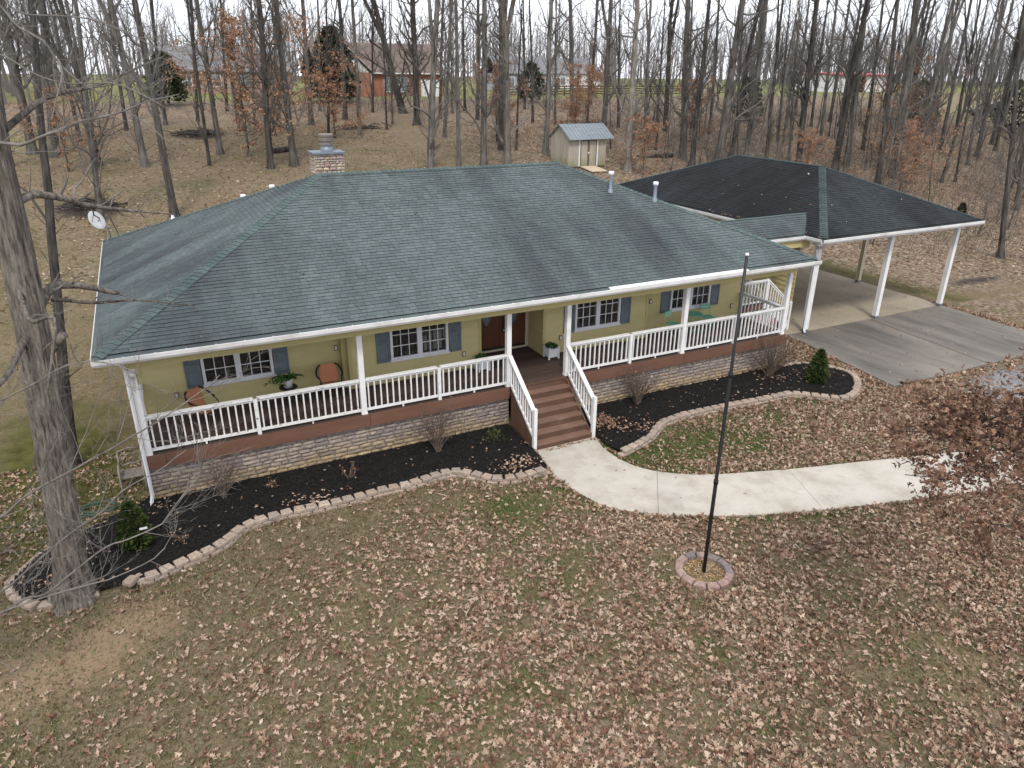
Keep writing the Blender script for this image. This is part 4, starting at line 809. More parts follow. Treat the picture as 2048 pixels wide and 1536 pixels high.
add('pot', MB().lathe([(0, 0), (.11, 0), (.14, .2), (.145, .23), (.125, .23), (.12, .2), (0, .2)], (4.17, 1.95, ZD+.56), 18).mesh('pot', True), M_white, fern)
r_ = np.random.default_rng(4); P_ = []; fv = MB(); fq = []
for k in range(16):
    a = r_.uniform(0, 6.28); L = r_.uniform(.28, .46); el = r_.uniform(.5, 1.2); t = np.linspace(0, 1, 7)
    pts = np.stack([4.17+np.cos(a)*L*t*math.cos(el)*1.3, 1.95+np.sin(a)*L*t*math.cos(el)*1.3, ZD+.76+L*math.sin(el)*t-.28*t*t], 1)
    fv.tube(pts, np.linspace(.006, .002, 7), 4, False)
    C = np.repeat(pts[1:], 4, 0); D = np.stack([np.cos(a+np.tile([1.2, -1.2, .7, -.7], 6)), np.sin(a+np.tile([1.2, -1.2, .7, -.7], 6)), r_.uniform(-.2, .2, 24)], 1)
    V, Q = leafquads(C, D, r_.uniform(.08, .15, 24), r_.uniform(.03, .05, 24), r_); fv.raw(V, Q)
add('fronds', fv.mesh('fronds'), M_fern, fern)
def planter(label, x, y):
    t = thing('planter_box', label, 'planter', (x, y, ZD)); w, h = .17, .36
    bx_ = MB().box((x-w, y-w, ZD+.06), (x+w, y+w, ZD+.10)).box((x-w, y-w, ZD+.10), (x+w, y-w+.02, ZD+h)).box((x-w, y+w-.02, ZD+.10), (x+w, y+w, ZD+h)).box((x-w, y-w+.02, ZD+.10), (x-w+.02, y+w-.02, ZD+h)).box((x+w-.02, y-w+.02, ZD+.10), (x+w, y+w-.02, ZD+h))
    b = add('box', bx_.mesh('box'), M_trim, t)
    for sx in (-1, 1):
        for sy in (-1, 1): boxo('leg', (x+sx*w-.025, y+sy*w-.025, ZD+.001), (x+sx*w+.025, y+sy*w+.025, ZD+h+.03), M_trim, t)
    for nx, ny in ((0, -1), (-1, 0)):
        fr = MB()
        for s in (-.5, -.17, .17, .5):
            u0, v0, u1, v1 = (-.14+max(s, 0)*.5, .10+max(-s, 0)*.42, .14+min(s, 0)*.5, .34-max(s, 0)*.42)
            q = lambda u, v: (x+u, y-w-.006, ZD+v) if ny else (x-w-.006, y+u, ZD+v)
            fr.bar(q(u0, v0), q(u1, v1), .012, .018, (0, -1, 0) if ny else (-1, 0, 0))
        add('fretwork', fr.mesh('fretwork'), M_trim, b, kind='stuff')
    r = np.random.default_rng(int(x*10)); n = 260; a = r.uniform(0, 6.28, n); rr = np.sqrt(r.random(n))*.17; hh = r.uniform(.0, .16, n)*(1.2-rr/.2)
    C = np.stack([x+rr*np.cos(a), y+rr*np.sin(a), ZD+h-.03+hh], 1); D = np.stack([np.cos(a)*.8, np.sin(a)*.8, r.uniform(.2, 1.2, n)], 1)+r.normal(size=(n, 3))*.3
    V, Q = leafquads(C, D, r.uniform(.06, .1, n), r.uniform(.03, .05, n), r); add('plant', mesh('plant', V, Q), M_fern, t)
planter('white lattice planter box with bushy green plant right of the front doors', 12.33, 2.08); planter('white lattice planter box with bushy green plant behind the railing left of the steps', 9.92, 2.1)
M_mint = plain('mint_green_metal', [(.12, .36, .25), (.16, .43, .30)], 6, .5, .05, .002)
tx, ty = 17.95, 2.0
gt = thing('bistro_table', 'round mint green bistro table on the right end of the porch', 'table', (tx, ty, ZD))
add('table_top', MB().lathe([(0, .70), (.30, .70), (.305, .712), (.30, .724), (0, .724)], (tx, ty, ZD), 26).mesh('table_top'), M_mint, gt)
for k in (-1, 1):
    for j in (-1, 1): add('leg', MB().tube([(tx+k*.26, ty+j*.2, ZD), (tx-k*.16, ty+j*.2, ZD+.70)], .011, 6).mesh('leg'), M_mint, gt)
def bistro_chair(label, x, y, rz, mat):
    t = thing('bistro_chair', label, 'chair', (x, y, ZD)); R = Matrix.Translation((x, y, ZD)) @ Matrix.Rotation(rz, 4, 'Z')
    for i in range(5): add('seat_slat', MB().box((-.2, -.2+i*.08, .44), (.2, -.135+i*.08, .452), R).mesh('seat_slat'), mat, t)
    for z in (.66, .76): add('back_slat', MB().box((-.2, .20, z), (.2, .212, z+.075), R @ Matrix.Translation((0, (z-.6)*.16, 0))).mesh('back_slat'), mat, t)
    for s in (-1, 1):
        add('leg', MB().tube(xf(np.array([(s*.2, -.24, 0), (s*.2, .18, .46), (s*.2, .235, .85)]), R), .011, 6).mesh('leg'), mat, t); add('leg', MB().tube(xf(np.array([(s*.18, .26, 0), (s*.18, -.18, .44)]), R), .011, 6).mesh('leg'), mat, t)
M_mint2 = plain('light_mint_metal', [(.20, .50, .33), (.24, .56, .38)], 6, .5, .05, .002)
bistro_chair('light mint bistro chair left of the round green table with its back to the wall', 17.15, 2.1, math.radians(20), M_mint2); bistro_chair('mint green bistro chair right of the round green table under the window', 18.75, 2.2, math.radians(-12), M_mint)
# red bins by the side landing
M_red = plain('red_plastic', [(.20, .018, .028), (.27, .03, .04)], 3, .45, .03)
for i, (x, y, lab) in enumerate(((21.75, 3.22, 'red storage bin standing under the side landing close to the house wall'), (22.62, 3.18, 'red storage bin standing under the side landing close to the carport'))):
    t = thing('storage_bin', lab, 'bin', (x, y, 0)); V = [(sx*w, sy*d, z) for z, w, d in ((.03, .33, .22), (.82, .39, .26)) for sx, sy in ((-1, -1), (1, -1), (1, 1), (-1, 1))]
    add('bin_body', MB().raw(np.array(V)+np.array((x, y, 0)), [(0, 1, 5, 4), (1, 2, 6, 5), (2, 3, 7, 6), (3, 0, 4, 7), (0, 3, 2, 1)]).mesh('bin_body'), M_red, t); boxo('lid', (x-.41, y-.28, .825), (x+.41, y+.28, .87), M_red, t)
    for s in (-1, 1): add('wheel', MB().tube([(x+s*.3, y+.2, .09), (x+s*.36, y+.2, .09)], .09, 12).mesh('wheel'), M_blackmetal, t)
# ------------------------------------------------------------------ cast bench left of the house, garden hose
M_cast = plain('aged_cast_metal', [(.14, .125, .11), (.23, .21, .19)], 9, .6, .2, .004)
bn = thing('garden_bench', 'grey ornate cast metal bench end beside the left corner of the porch', 'bench', (.1, 1.75, 0))
def scroll(parent, x, y0):
    add('side_frame', MB().tube([(x, y0+.36, .0), (x, y0+.30, .30), (x, y0+.33, .55), (x, y0+.42, .86)], [.035, .03, .028, .02], 6).tube([(x, y0-.28, .0), (x, y0-.24, .22), (x, y0-.27, .42), (x, y0-.2, .60), (x, y0-.05, .66), (x, y0+.12, .62), (x, y0+.33, .60)], [.035, .03, .028, .03, .03, .028, .022], 6).tube([(x, y0+.10*math.cos(a)*(1-a/14), .46+.13*math.sin(a)*(1-a/14)) for a in np.linspace(0, 9, 26)], .014, 5).mesh('side_frame', True), M_cast, parent)
scroll(bn, -.12, 1.7); scroll(bn, .42, 1.7)
bb = MB(); 
for z in (.48, .86): bb.tube([(-.12, 2.04+(z-.48)*.2, z), (.15, 2.04+(z-.48)*.2, z+.06), (.42, 2.04+(z-.48)*.2, z)], .022, 6)
for cx in (-.0, .15, .3): bb.tube([(cx+.08*math.cos(a), 2.07, .68+.12*math.sin(a)) for a in np.linspace(0, 6.28, 16)], .016, 5, False)
add('backrest', bb.mesh('backrest', True), M_cast, bn)
for i in range(5): add('seat_slat', MB().box((-.13, 1.47+i*.1, .40), (.43, 1.54+i*.1, .42)).mesh('seat_slat'), M_cast, bn)
hz = MB(); tt = np.linspace(0, 24, 190); rr = .28+.10*np.sin(tt*.37)+.05*np.sin(tt*1.7)
hz.tube(np.stack([-.75+rr*np.cos(tt)*1.5+.02*tt*.5, .95+rr*np.sin(tt)*.75, .025+.05*np.abs(np.sin(tt*.9))], 1), .013, 5)
tag(add('garden_hose', hz.mesh('garden_hose', True), plain('green_hose', [(.03, .06, .045), (.05, .09, .07)], 5, .5, 0)), 'coiled green garden hose on the mossy ground beside the cast bench', 'hose')
# ------------------------------------------------------------------ mulch beds and their block edging
def bed(name, poly, seed):
    P = np.array(poly); x0, y0 = P.min(0); x1, y1 = P.max(0); s = .06; gx_ = np.arange(x0, x1+s, s); gy_ = np.arange(y0, y1+s, s); XX, YY = np.meshgrid(gx_, gy_)
    ZZ = .085+.06*fbm(XX, YY, 1.2)+.05*vnoise(XX, YY, 9)+.03*(YY > -.2)
    idx = np.arange(XX.size).reshape(XX.shape); ins = inpoly(XX[:-1, :-1]+s/2, YY[:-1, :-1]+s/2, poly)
    Q = np.stack([idx[:-1, :-1], idx[:-1, 1:], idx[1:, 1:], idx[1:, :-1]], -1)[ins]
    used = np.unique(Q); mp = -np.ones(XX.size, int); mp[used] = np.arange(len(used))
    V = np.stack([XX, YY, ZZ], -1).reshape(-1, 3)[used]
    b = add(name, mesh(name, V, mp[Q], True), M_mulch, kind='structure')
    r = np.random.default_rng(seed); n = int((x1-x0)*(y1-y0)*420); px_ = r.uniform(x0, x1, n); py_ = r.uniform(y0, y1, n); k = inpoly(px_, py_, poly); px_, py_ = px_[k], py_[k]; n = len(px_)
    pz_ = .10+.06*fbm(px_, py_, 1.2)+.04*vnoise(px_, py_, 9)+.03*(py_ > -.2)
    C = np.stack([px_, py_, pz_], 1); a = r.uniform(0, 6.28, n); D = np.stack([np.cos(a), np.sin(a), r.normal(0, .35, n)], 1)
    V, Q = leafquads(C, D, r.uniform(.03, .09, n), r.uniform(.012, .03, n), r, 0)
    add('mulch_chips', mesh('mulch_chips', V, Q), M_chip, b, kind='stuff')
bed('mulch_bed', BEDL, 61); bed('mulch_bed', BEDR, 62)
def block_variant(seed, taper=.8):
    r = np.random.default_rng(seed); V = []
    for z, ins in ((-.5, .06), (-.34, .0), (.28, .0), (.5, .13)):
        for sx, sy in ((-.5, -.5), (-.17, -.53), (.17, -.53), (.5, -.5), (.5, .5), (-.5, .5)):
            w = 1-(1-taper)*(sy+.5); V.append((sx*w*(1-ins)+r.uniform(-.015, .015), sy*(1-ins*1.5)+r.uniform(-.03, .03), z+r.uniform(-.02, .02)))
    n = 6; Q = [(k*n+i, k*n+(i+1) % n, (k+1)*n+(i+1) % n, (k+1)*n+i) for k in range(3) for i in range(n)]
    return MB().raw(V, Q, P=[list(range(n))[::-1], list(range(18, 24))])
BLK = []
for i in range(5): me = block_variant(200+i).mesh('edging_block'); me.materials.append(M_block); BLK.append(me)
def edging(label, path, outward, courses=2, seed=1, L=.29, D=.2, H=.105):
    P = np.array(path, float); t = thing('garden_edging', label, 'edging', (P[0][0], P[0][1], 0)); r = np.random.default_rng(seed)
    d = np.concatenate([[0], np.cumsum(np.linalg.norm(np.diff(P, axis=0), axis=1))])
    for c in range(courses):
        s = 0. if c == 1 else -L/2
        while s < d[-1]-L*.5:
            m = min(max(s+L/2, .02), d[-1]-.02); p = np.array([np.interp(m, d, P[:, 0]), np.interp(m, d, P[:, 1])]); q = np.array([np.interp(m+.06, d, P[:, 0]), np.interp(m+.06, d, P[:, 1])]); q0 = np.array([np.interp(m-.06, d, P[:, 0]), np.interp(m-.06, d, P[:, 1])])
            a = math.atan2(q[1]-q0[1], q[0]-q0[0])+r.normal(0, .04)+(math.pi if outward < 0 else 0)
            z = -.02+H*(c+.5)
            add('edging_block', BLK[r.integers(5)], None, t, Matrix.Translation((p[0]+r.normal(0, .008), p[1]+r.normal(0, .008)+(.012 if c else 0), z)) @ Matrix.Rotation(a, 4, 'Z') @ Matrix.Rotation(r.normal(0, .02), 4, 'Y') @ Matrix.Diagonal((L*r.uniform(.93, .98), D*r.uniform(.95, 1.1), H*.985, 1)))
            s += L
    return t
eL = edging('tan block edging along the curved front of the left mulch bed', spline(BEDL[10:30], 120)[4:], 1, seed=71)
edging('tan block edging curving round the big tree end of the left mulch bed', spline(BEDL[1:11], 80)[:-6], 1, 1, seed=72, L=.36, D=.22, H=.13)
eR = edging('tan block edging looping round the right mulch bed beside the driveway', spline(BEDR[3:21], 140), 1, seed=73)
for (x, y, z, a) in ((.02, -2.56, .30, .9), (.16, -2.42, .2, 2.1), (-.12, -2.2, .14, .25)):
    add('edging_block', BLK[int(a*10) % 5], None, eL, Matrix.Translation((x, y, z-.12)) @ Matrix.Rotation(a, 4, 'Z') @ Matrix.Diagonal((.29, .2, .11, 1)))
# ------------------------------------------------------------------ flagpole in its block ring
FX, FY = 10.78, -7.27
fp = thing('flagpole', 'tall thin black flagpole rising from a ring of blocks in the leafy lawn', 'flagpole', (FX, FY, 0))
add('pole', MB().tube([(FX, FY, -.05), (FX, FY, 2.2), (FX, FY, 2.21), (FX, FY, 4.5), (FX, FY, 4.51), (FX, FY, 6.74)], [.04, .039, .035, .034, .030, .028], 14).mesh('pole', True), M_blackmetal, fp)
add('finial', MB().lathe([(0, 0), (.034, 0), (.036, .03), (.02, .05), (0, .055)], (FX, FY, 6.74), 12).mesh('finial', True), M_gutter, fp)
for z in (2.2, 4.5): add('joint_collar', MB().lathe([(.047, -.04), (.049, -.04), (.049, .04), (.042, .045)], (FX, FY, z), 12).mesh('joint_collar', True), M_blackmetal, fp)
ring = thing('stone_ring', 'low ring of grey and pink blocks around the flagpole base', 'edging', (FX, FY, 0))
RBL = []
for i in range(4): me = block_variant(300+i, .74).mesh('ring_block'); me.materials.append(M_ringblock); RBL.append(me)
for k in range(13):
    a = k/13*2*math.pi; add('ring_block', RBL[k % 4], None, ring, Matrix.Translation((FX+.51*math.cos(a), FY+.51*math.sin(a), .04)) @ Matrix.Rotation(a+math.pi/2, 4, 'Z') @ Matrix.Diagonal((.262, .16, .12, 1)))
r = np.random.default_rng(9); n = 900; a = r.uniform(0, 6.28, n); q = .46*np.sqrt(r.random(n)); 
V, Q = leafquads(np.stack([FX+q*np.cos(a), FY+q*np.sin(a), r.uniform(.02, .04, n)], 1), np.stack([r.normal(size=n), r.normal(size=n), r.normal(0, .3, n)], 1), r.uniform(.02, .05, n), r.uniform(.015, .03, n), r, 0)
tag(add('wood_chips', mesh('wood_chips', V, Q), pieces('tan_chips', [(.22, .12, .045), (.40, .27, .12), (.52, .40, .24)], .9, 20, 0, 0, .2)), 'tan wood chips filling the block ring round the flagpole', 'wood chips', kind='stuff')
# ------------------------------------------------------------------ bare trees
def child(P, R, n, r, lf, rf, k, ang, upw, tmin=.2, wob=.06, rmin=.004):
    Np, Kp, _ = P.shape; idx = np.repeat(np.arange(Np), n); m = len(idx); t = r.uniform(tmin, 1., m)*(Kp-1); i = np.minimum(t.astype(int), Kp-2); f = (t-i)[:, None]
    a, b = P[idx, i], P[idx, i+1]; p0 = a*(1-f)+b*f; T = b-a; T /= np.linalg.norm(T, axis=1, keepdims=True)+1e-9
    rad = R[idx, i]*(1-f[:, 0])+R[idx, i+1]*f[:, 0]
    q = np.cross(T, r.normal(size=(m, 3))); q /= np.linalg.norm(q, axis=1, keepdims=True)+1e-9; an = r.normal(ang, .2, m)[:, None]
    D = T*np.cos(an)+q*np.sin(an); D[:, 2] += upw; D /= np.linalg.norm(D, axis=1, keepdims=True)+1e-9
    plen = np.linalg.norm(P[:, -1]-P[:, 0], axis=1)[idx]; L = plen*lf*r.uniform(.55, 1.25, m)*(1.2-.6*(t/(Kp-1)))
    s = np.linspace(0, 1, k); C = p0[:, None]+D[:, None]*(L[:, None, None]*s[None, :, None])
    C = C+np.cumsum(r.normal(0, 1, (m, k, 3)), 1)*(L[:, None, None]*wob)*(s[None, :, None] > 0); C[:, :, 2] += (L[:, None]*.12*s[None]**2)*np.sign(upw)
    r0 = np.maximum(np.minimum(rad*.75, rad*rf+.0), rmin); return C, r0[:, None]*(1-.78*s[None])
def make_tree(seed, H=23., r0=.3, first=.30, nl=24, lfrac=.2, wob=.02, fork=False, n2=7, n3=5, leaves=0, leafz=(.1, .5), up=.35, ang=1.0):
    r = np.random.default_rng(seed); k = 16; s = np.linspace(0, 1, k)
    tr = np.zeros((1, k, 3)); tr[0, :, 2] = s*H-.15; w = np.cumsum(r.normal(0, 1, (k, 2)), 0)*H*wob*.12; w -= w[0]; w *= s[:, None]**.5; tr[0, :, :2] = w
    rr = r0*(1-.80*s**1.1); rr[0] *= 1.75; 
    tr = np.concatenate([tr[:, :1], tr[:, :1]+np.array([0, 0, .28]), tr[:, :1]*.5+tr[:, :1]*.5+np.array([0, 0, .8]), tr[:, 1:]], 1); rr = np.concatenate([[rr[0]], [r0*1.28], [r0*1.06], rr[1:]])
    TP, TR = tr, rr[None]; trunk = MB(); V, Q = tubes(TP, TR, 10)
    a = np.arctan2(V[:, 1], V[:, 0]); low = V[:, 2] < .25; V[low, :2] *= (1+.22*np.sin(a[low]*4+seed))[:, None]; trunk.raw(V, Q)
    if fork:
        f0 = TP[0, 7]; d = np.array([r.uniform(-.25, .25), r.uniform(-.25, .25), 1.]); sl = np.linspace(0, 1, 10)
        FP = (f0+d*(H*.55*sl)[:, None]+np.outer(np.sin(sl*2)*1.2, [d[0]*3, d[1]*3, 0]))[None]; FR = (TR[0, 7]*.8*(1-.8*sl))[None]; V, Q = tubes(FP, FR, 8); trunk.raw(V, Q)
    L1, R1 = child(TP, TR, nl, r, lfrac, .38, 6, ang, up, first, .05); 
    if fork:
        a1, b1 = child(FP, FR, 8, r, .3, .4, 6, .8, .3, .3, .05); L1 = np.concatenate([L1, a1]); R1 = np.concatenate([R1, b1])
    L2, R2 = child(L1, R1, n2, r, .42, .5, 4, .75, .15, .2, .06); L3, R3 = child(L2, R2, n3, r, .5, .5, 3, .7, .1, .15, .08, .005)
    E1, F1 = child(TP, TR*.16, 46, r, .055, .8, 4, 1.15, .1, .12, .07, .006); E2, F2_ = child(E1, F1, 4, r, .6, .7, 3, .7, .1, .2, .08, .005)
    L3 = np.concatenate([L3, E2]); R3 = np.concatenate([R3, F2_]); L2 = np.concatenate([L2, E1]); R2 = np.concatenate([R2, F1])
    cr = MB()
    for P, R, sd in ((L1, R1, 5), (L2, R2, 4), (L3, R3, 3)):
        V, Q = tubes(P, R, sd); cr.raw(V, Q)
    lv = None
    if leaves:
        pts = L3[:, 1:].reshape(-1, 3); z = pts[:, 2]/H; c = pts[(z > leafz[0]) & (z < leafz[1])]; c = c[r.integers(0, len(c), leaves)]+r.normal(0, .12, (leaves, 3))*np.array([1, 1, .5])
        D = r.normal(size=(leaves, 3))*np.array([1, 1, .5])+np.array([0, 0, -.5]); lv = leafquads(c, D, r.uniform(.11, .2, leaves), r.uniform(.06, .11, leaves), r)
    return trunk.mesh('trunk', True), cr.mesh('crown', True), lv
KINDS = {'g': M_bark, 'd': M_barkd, 'p': M_barkp}
M_crown = {'g': plain('grey_limbs', [(.09, .082, .074), (.15, .138, .126)], 1.5, .95, 0), 'd': plain('dark_limbs', [(.06, .053, .048), (.105, .094, .086)], 1.5, .95, 0), 'p': plain('pale_limbs', [(.12, .108, .096), (.19, .175, .16)], 1.5, .95, 0)}
VAR = {}
for kk, mt in KINDS.items():
    VAR[kk] = []
    for i in range(5):
        a, b, _ = make_tree(500+17*i+ord(kk), 23, .3, (.16, .2, .26, .18, .14)[i], (30, 24, 22, 32, 20)[i], (.17, .2, .17, .15, .22)[i], .03, i in (1, 4)); a.materials.append(mt); b.materials.append(M_crown[kk]); VAR[kk].append((a, b))
_a, _b, _ = make_tree(77, 23, .3, .35, 7, .16, .02, False, 3, 2); _a.materials.append(M_barkd); _b.materials.append(M_crown['d']); LEAN = (_a, _b)
TREES = [
    (-4.4, 41.4, 0.36, 0.027, 0.003, 'g'), (-3.1, 40.3, 0.36, 0.136, 0.011, 'g'), (-0.6, 37.1, 0.25, -0.014, -0.001, 'd'), (-0.6, 26.5, 0.19, 0.085, 0.004, 'g'),
    (2.0, 36.6, 0.27, -0.009, 0.0, 'g'), (2.9, 26.4, 0.24, -0.008, 0.0, 'g'), (5.8, 36.0, 0.13, 0.01, -0.001, 'd'), (6.9, 39.5, 0.24, -0.007, 0.001, 'gL'),
    (9.4, 34.6, 0.26, 0.06, -0.009, 'd'), (11.0, 34.9, 0.29, -0.004, 0.001, 'g'), (6.9, 54.7, 0.17, 0.091, -0.007, 'd'), (9.3, 47.4, 0.16, -0.007, 0.001, 'g'),
    (15.6, 50.1, 0.26, 0.025, -0.005, 'g'), (15.5, 43.7, 0.14, 0.081, -0.019, 'dL'), (19.3, 52.9, 0.27, 0.038, -0.01, 'd'), (18.2, 44.3, 0.22, 0.02, -0.005, 'p'),
    (21.2, 46.6, 0.11, 0.023, -0.007, 'd'), (22.7, 49.6, 0.11, 0.027, -0.009, 'g'), (26.4, 57.5, 0.45, -0.199, 0.067, 'd'), (24.6, 48.3, 0.38, -0.01, 0.003, 'd'),
    (19.7, 32.3, 0.31, 0.072, -0.027, 'g'), (21.7, 31.9, 0.19, 0.006, -0.003, 'g'), (23.7, 32.1, 0.3, -0.001, 0.0, 'g'), (25.4, 31.8, 0.34, 0.01, -0.005, 'p'),
    (28.2, 52.0, 0.19, 0.055, -0.021, 'd'), (24.8, 42.4, 0.19, 0.089, -0.035, 'g'), (31.6, 50.8, 0.24, 0.023, -0.01, 'd'), (27.5, 37.2, 0.26, 0.009, -0.004, 'd'),
    (30.4, 35.1, 0.28, 0.025, -0.014, 'g'), (28.7, 36.8, 0.1, 0.017, -0.008, 'd'), (43.2, 52.4, 0.34, -0.046, 0.028, 'g'), (51.6, 62.3, 0.24, 0.031, -0.02, 'd'),
    (35.9, 35.3, 0.27, 0.002, -0.001, 'g'), (34.3, 29.4, 0.34, -0.008, 0.006, 'p'), (41.1, 35.1, 0.13, -0.018, 0.014, 'd'), (47.4, 42.1, 0.31, -0.039, 0.03, 'd'),
    (41.5, 32.0, 0.37, -0.033, 0.028, 'g'), (40.5, 29.6, 0.26, 0.008, -0.006, 'd'), (43.8, 30.3, 0.45, 0.04, -0.036, 'g'), (45.8, 31.1, 0.25, 0.038, -0.035, 'd'),
    (47.2, 30.9, 0.21, 0.009, -0.009, 'g'), (49.2, 30.5, 0.19, -0.021, 0.021, 'd'), (51.5, 30.2, 0.13, -0.053, 0.057, 'p'), (50.9, 28.5, 0.33, -0.034, 0.037, 'd'),
    (53.3, 26.8, 0.37, -0.007, 0.009, 'd'), (55.8, 27.8, 0.3, -0.026, 0.032, 'g'), (52.9, 22.2, 0.29, -0.046, 0.061, 'd'), (57.5, 24.6, 0.35, -0.025, 0.034, 'g'),
    (60.5, 24.7, 0.3, 0.003, -0.004, 'g'), (95.0, 41.5, 0.37, -0.025, 0.04, 'd'), (45.9, 7.9, 0.21, -0.071, 0.128, 'd'), (71.7, 30.4, 0.22, -0.007, 0.01, 'g'),
    (82.0, 35.9, 0.22, -0.025, 0.039, 'd'), (74.2, 33.2, 0.2, -0.016, 0.024, 'g'), (62.4, 31.7, 0.21, -0.023, 0.03, 'd'), (59.6, 34.2, 0.21, -0.036, 0.042, 'g'),
    (55.8, 35.9, 0.16, -0.039, 0.041, 'd'), (54.5, 38.2, 0.19, -0.028, 0.027, 'g'), (51.0, 39.9, 0.19, -0.027, 0.024, 'd'), (45.2, 42.3, 0.21, -0.031, 0.023, 'g'),
    (43.4, 44.2, 0.17, -0.036, 0.025, 'd'), (37.8, 46.6, 0.14, -0.019, 0.011, 'g'), (36.4, 48.5, 0.17, -0.024, 0.013, 'd'), (37.4, 56.7, 0.21, -0.011, 0.006, 'g'),
    (33.6, 58.5, 0.19, -0.005, 0.002, 'd'), (31.2, 56.2, 0.15, 0.011, -0.004, 'g'), (23.5, 58.3, 0.15, 0.052, -0.015, 'd'), (13.3, 52.1, 0.17, 0.064, -0.011, 'g'),
    (11.5, 54.1, 0.15, 0.084, -0.012, 'd'), (4.2, 51.9, 0.18, 0.05, -0.002, 'g'), (1.3, 48.8, 0.17, 0.037, 0.0, 'd'), (-1.7, 44.1, 0.17, 0.007, 0.0, 'g'),
    (-5.4, 38.3, 0.21, 0.091, 0.012, 'g'), (60.0, 15.5, 0.19, -0.045, 0.082, 'g'), (79.0, 29.4, 0.23, -0.019, 0.032, 'd'), (69.4, 25.9, 0.18, -0.03, 0.049, 'g'),
    (18.7, 60.2, 0.15, 0.075, -0.017, 'g'), (10.1, 61.1, 0.17, 0.071, -0.008, 'd'), (41.3, 59.6, 0.17, -0.013, 0.007, 'd'), (59.8, 54.1, 0.2, -0.042, 0.034, 'g'),
    (64.6, 51.1, 0.2, -0.043, 0.04, 'd'), (71.7, 49.1, 0.21, -0.03, 0.032, 'g'), (76.1, 45.0, 0.23, -0.021, 0.026, 'd'), (83.4, 44.3, 0.24, -0.01, 0.013, 'g'),
    (-1.3, 3.7, 0.17, 0.125, 0.018, 'd'),
]
_rt = np.random.default_rng(55)
for _i in range(64):
    _x, _y = _rt.uniform(60, 120), _rt.uniform(8, 50)
    if 92 < _x < 112 and 38 < _y < 54: continue
    if _x > 84+.6*(_y-45)+14 and 44 < _y < 60: continue
    TREES.append((_x, _y, _rt.uniform(.1, .26), _rt.normal(0, .03), _rt.normal(0, .03), 'gd'[_i % 2]))
def leanmat(x, y, dx, dy, sx, sz, rz):
    z = Vector((dx, dy, 1)).normalized(); q = Vector((0, 0, 1)).rotation_difference(z)
    return Matrix.Translation((x, y, h1(x, y)-.04)) @ q.to_matrix().to_4x4() @ Matrix.Rotation(rz, 4, 'Z') @ Matrix.Diagonal((sx, sx, sz, 1))
def place_tree(name, label, M, parts, group=None, cat='tree'):
    t = tag(add(name, None, M=M), label, cat, group)
    for nm, me in parts:
        o = bpy.data.objects.new(nm, me); link(o); o.parent = t; WM[o.name] = M
    return t
def where(x, y):
    if y < 30 and x < 12: return 'in the leafy back yard left of the house'
    if x > 62: return 'in the brushy woods towards the parked car'
    if x > 38 and y < 36: return 'in the woods behind the carport'
    if x > 38: return 'deep in the woods behind the carport'
    if 26 < x < 38 and y < 38: return 'close to the small shed'
    if x < 14 and y < 44: return 'in the open yard behind the left roof slope'
    if x < 26 and y < 44: return 'just behind the house roof ridge'
    if x < 30: return 'in front of the brick house'
    return 'at the wood edge near the dark rail fence'
for i, (x, y, rad, dx, dy, kd) in enumerate(TREES):
    r = np.random.default_rng(900+i); k = kd[0]; s = rad/.33*.88
    lean = math.hypot(dx, dy)
    word = ('stout' if rad > .33 else 'slender' if rad < .18 else 'tall')+{'g': ' grey', 'd': ' dark', 'p': ' pale grey'}[k]+'-barked bare tree'+(', leaning,' if lean > .1 else '')
    lab = word+' '+where(x, y); sz = r.uniform(.85, 1.1)*(1. if rad > .18 else .75)
    parts = VAR[k][r.integers(5)] if y > 5 else LEAN
    if y < 5: lab = 'dark-barked bare tree on the mossy ground beside the left wall of the house'
    place_tree('bare_tree', lab, leanmat(x, y, dx, dy, s, sz, r.uniform(0, 6.28)), (('trunk', parts[0]), ('crown', parts[1])), lab+' group')
# trees that keep their brown leaves
LV = []
for i, (H, r0, nl, n) in enumerate(((9, .10, 26, 2600), (7, .08, 22, 1900), (11, .12, 24, 2800))):
    a, b, lv = make_tree(760+i, H, r0, .12, nl, .5, .04, False, 6, 4, int(n*2.4), (.05, .97), .03, 1.35); lf = mesh('foliage', *lv); a.materials.append(M_bark); b.materials.append(M_bark); lf.materials.append(M_tanleaf); LV.append((a, b, lf))
LEAFY = [(8.6, 38.2, 1.0, 0, 'young oak still holding rust brown leaves in the open yard left of the chimney'), (11.6, 45.0, .9, 2, 'young oak with rust brown leaves in the yard before the brick house'), (15.9, 43.2, .8, 1, 'young oak with pinkish brown leaves beside the dark evergreen'),
         (28.6, 40.2, .9, 1, 'young beech with pale orange leaves behind the house ridge'), (34.9, 28.3, .62, 1, 'low oak branches with orange brown leaves hanging before the shed roof'), (41.0, 46.0, .8, 1, 'small orange-leaved tree near the rail fence'), (36.3, 40.5, .7, 0, 'small reddish-leaved tree right behind the shed'), (46.2, 37.0, .8, 1, 'small rust-leaved tree between trunks behind the shed'),
         (48.6, 25.5, .55, 1, 'rust-leaved young beech just behind the carport roof'), (53.6, 20.8, .62, 0, 'broad rust-leaved young beech rising above the carport ridge'), (57.2, 22.6, .6, 1, 'rust-leaved young beech over the right slope of the carport'), (61.5, 27.5, .75, 0, 'tall rust-leaved young beech in the woods beyond the carport'), (46.6, 6.2, .45, 1, 'small orange-leaved sapling at the right edge by the dark trunk'), (73.0, 36.0, .8, 2, 'rust-leaved tree by the far green field'), (8.6, 22.6, .36, 1, 'low branches of dry brown leaves right behind the roof left of the chimney'), (-2.2, 36.0, .55, 0, 'sparse brown-leaved tree by the green lawn patch')]
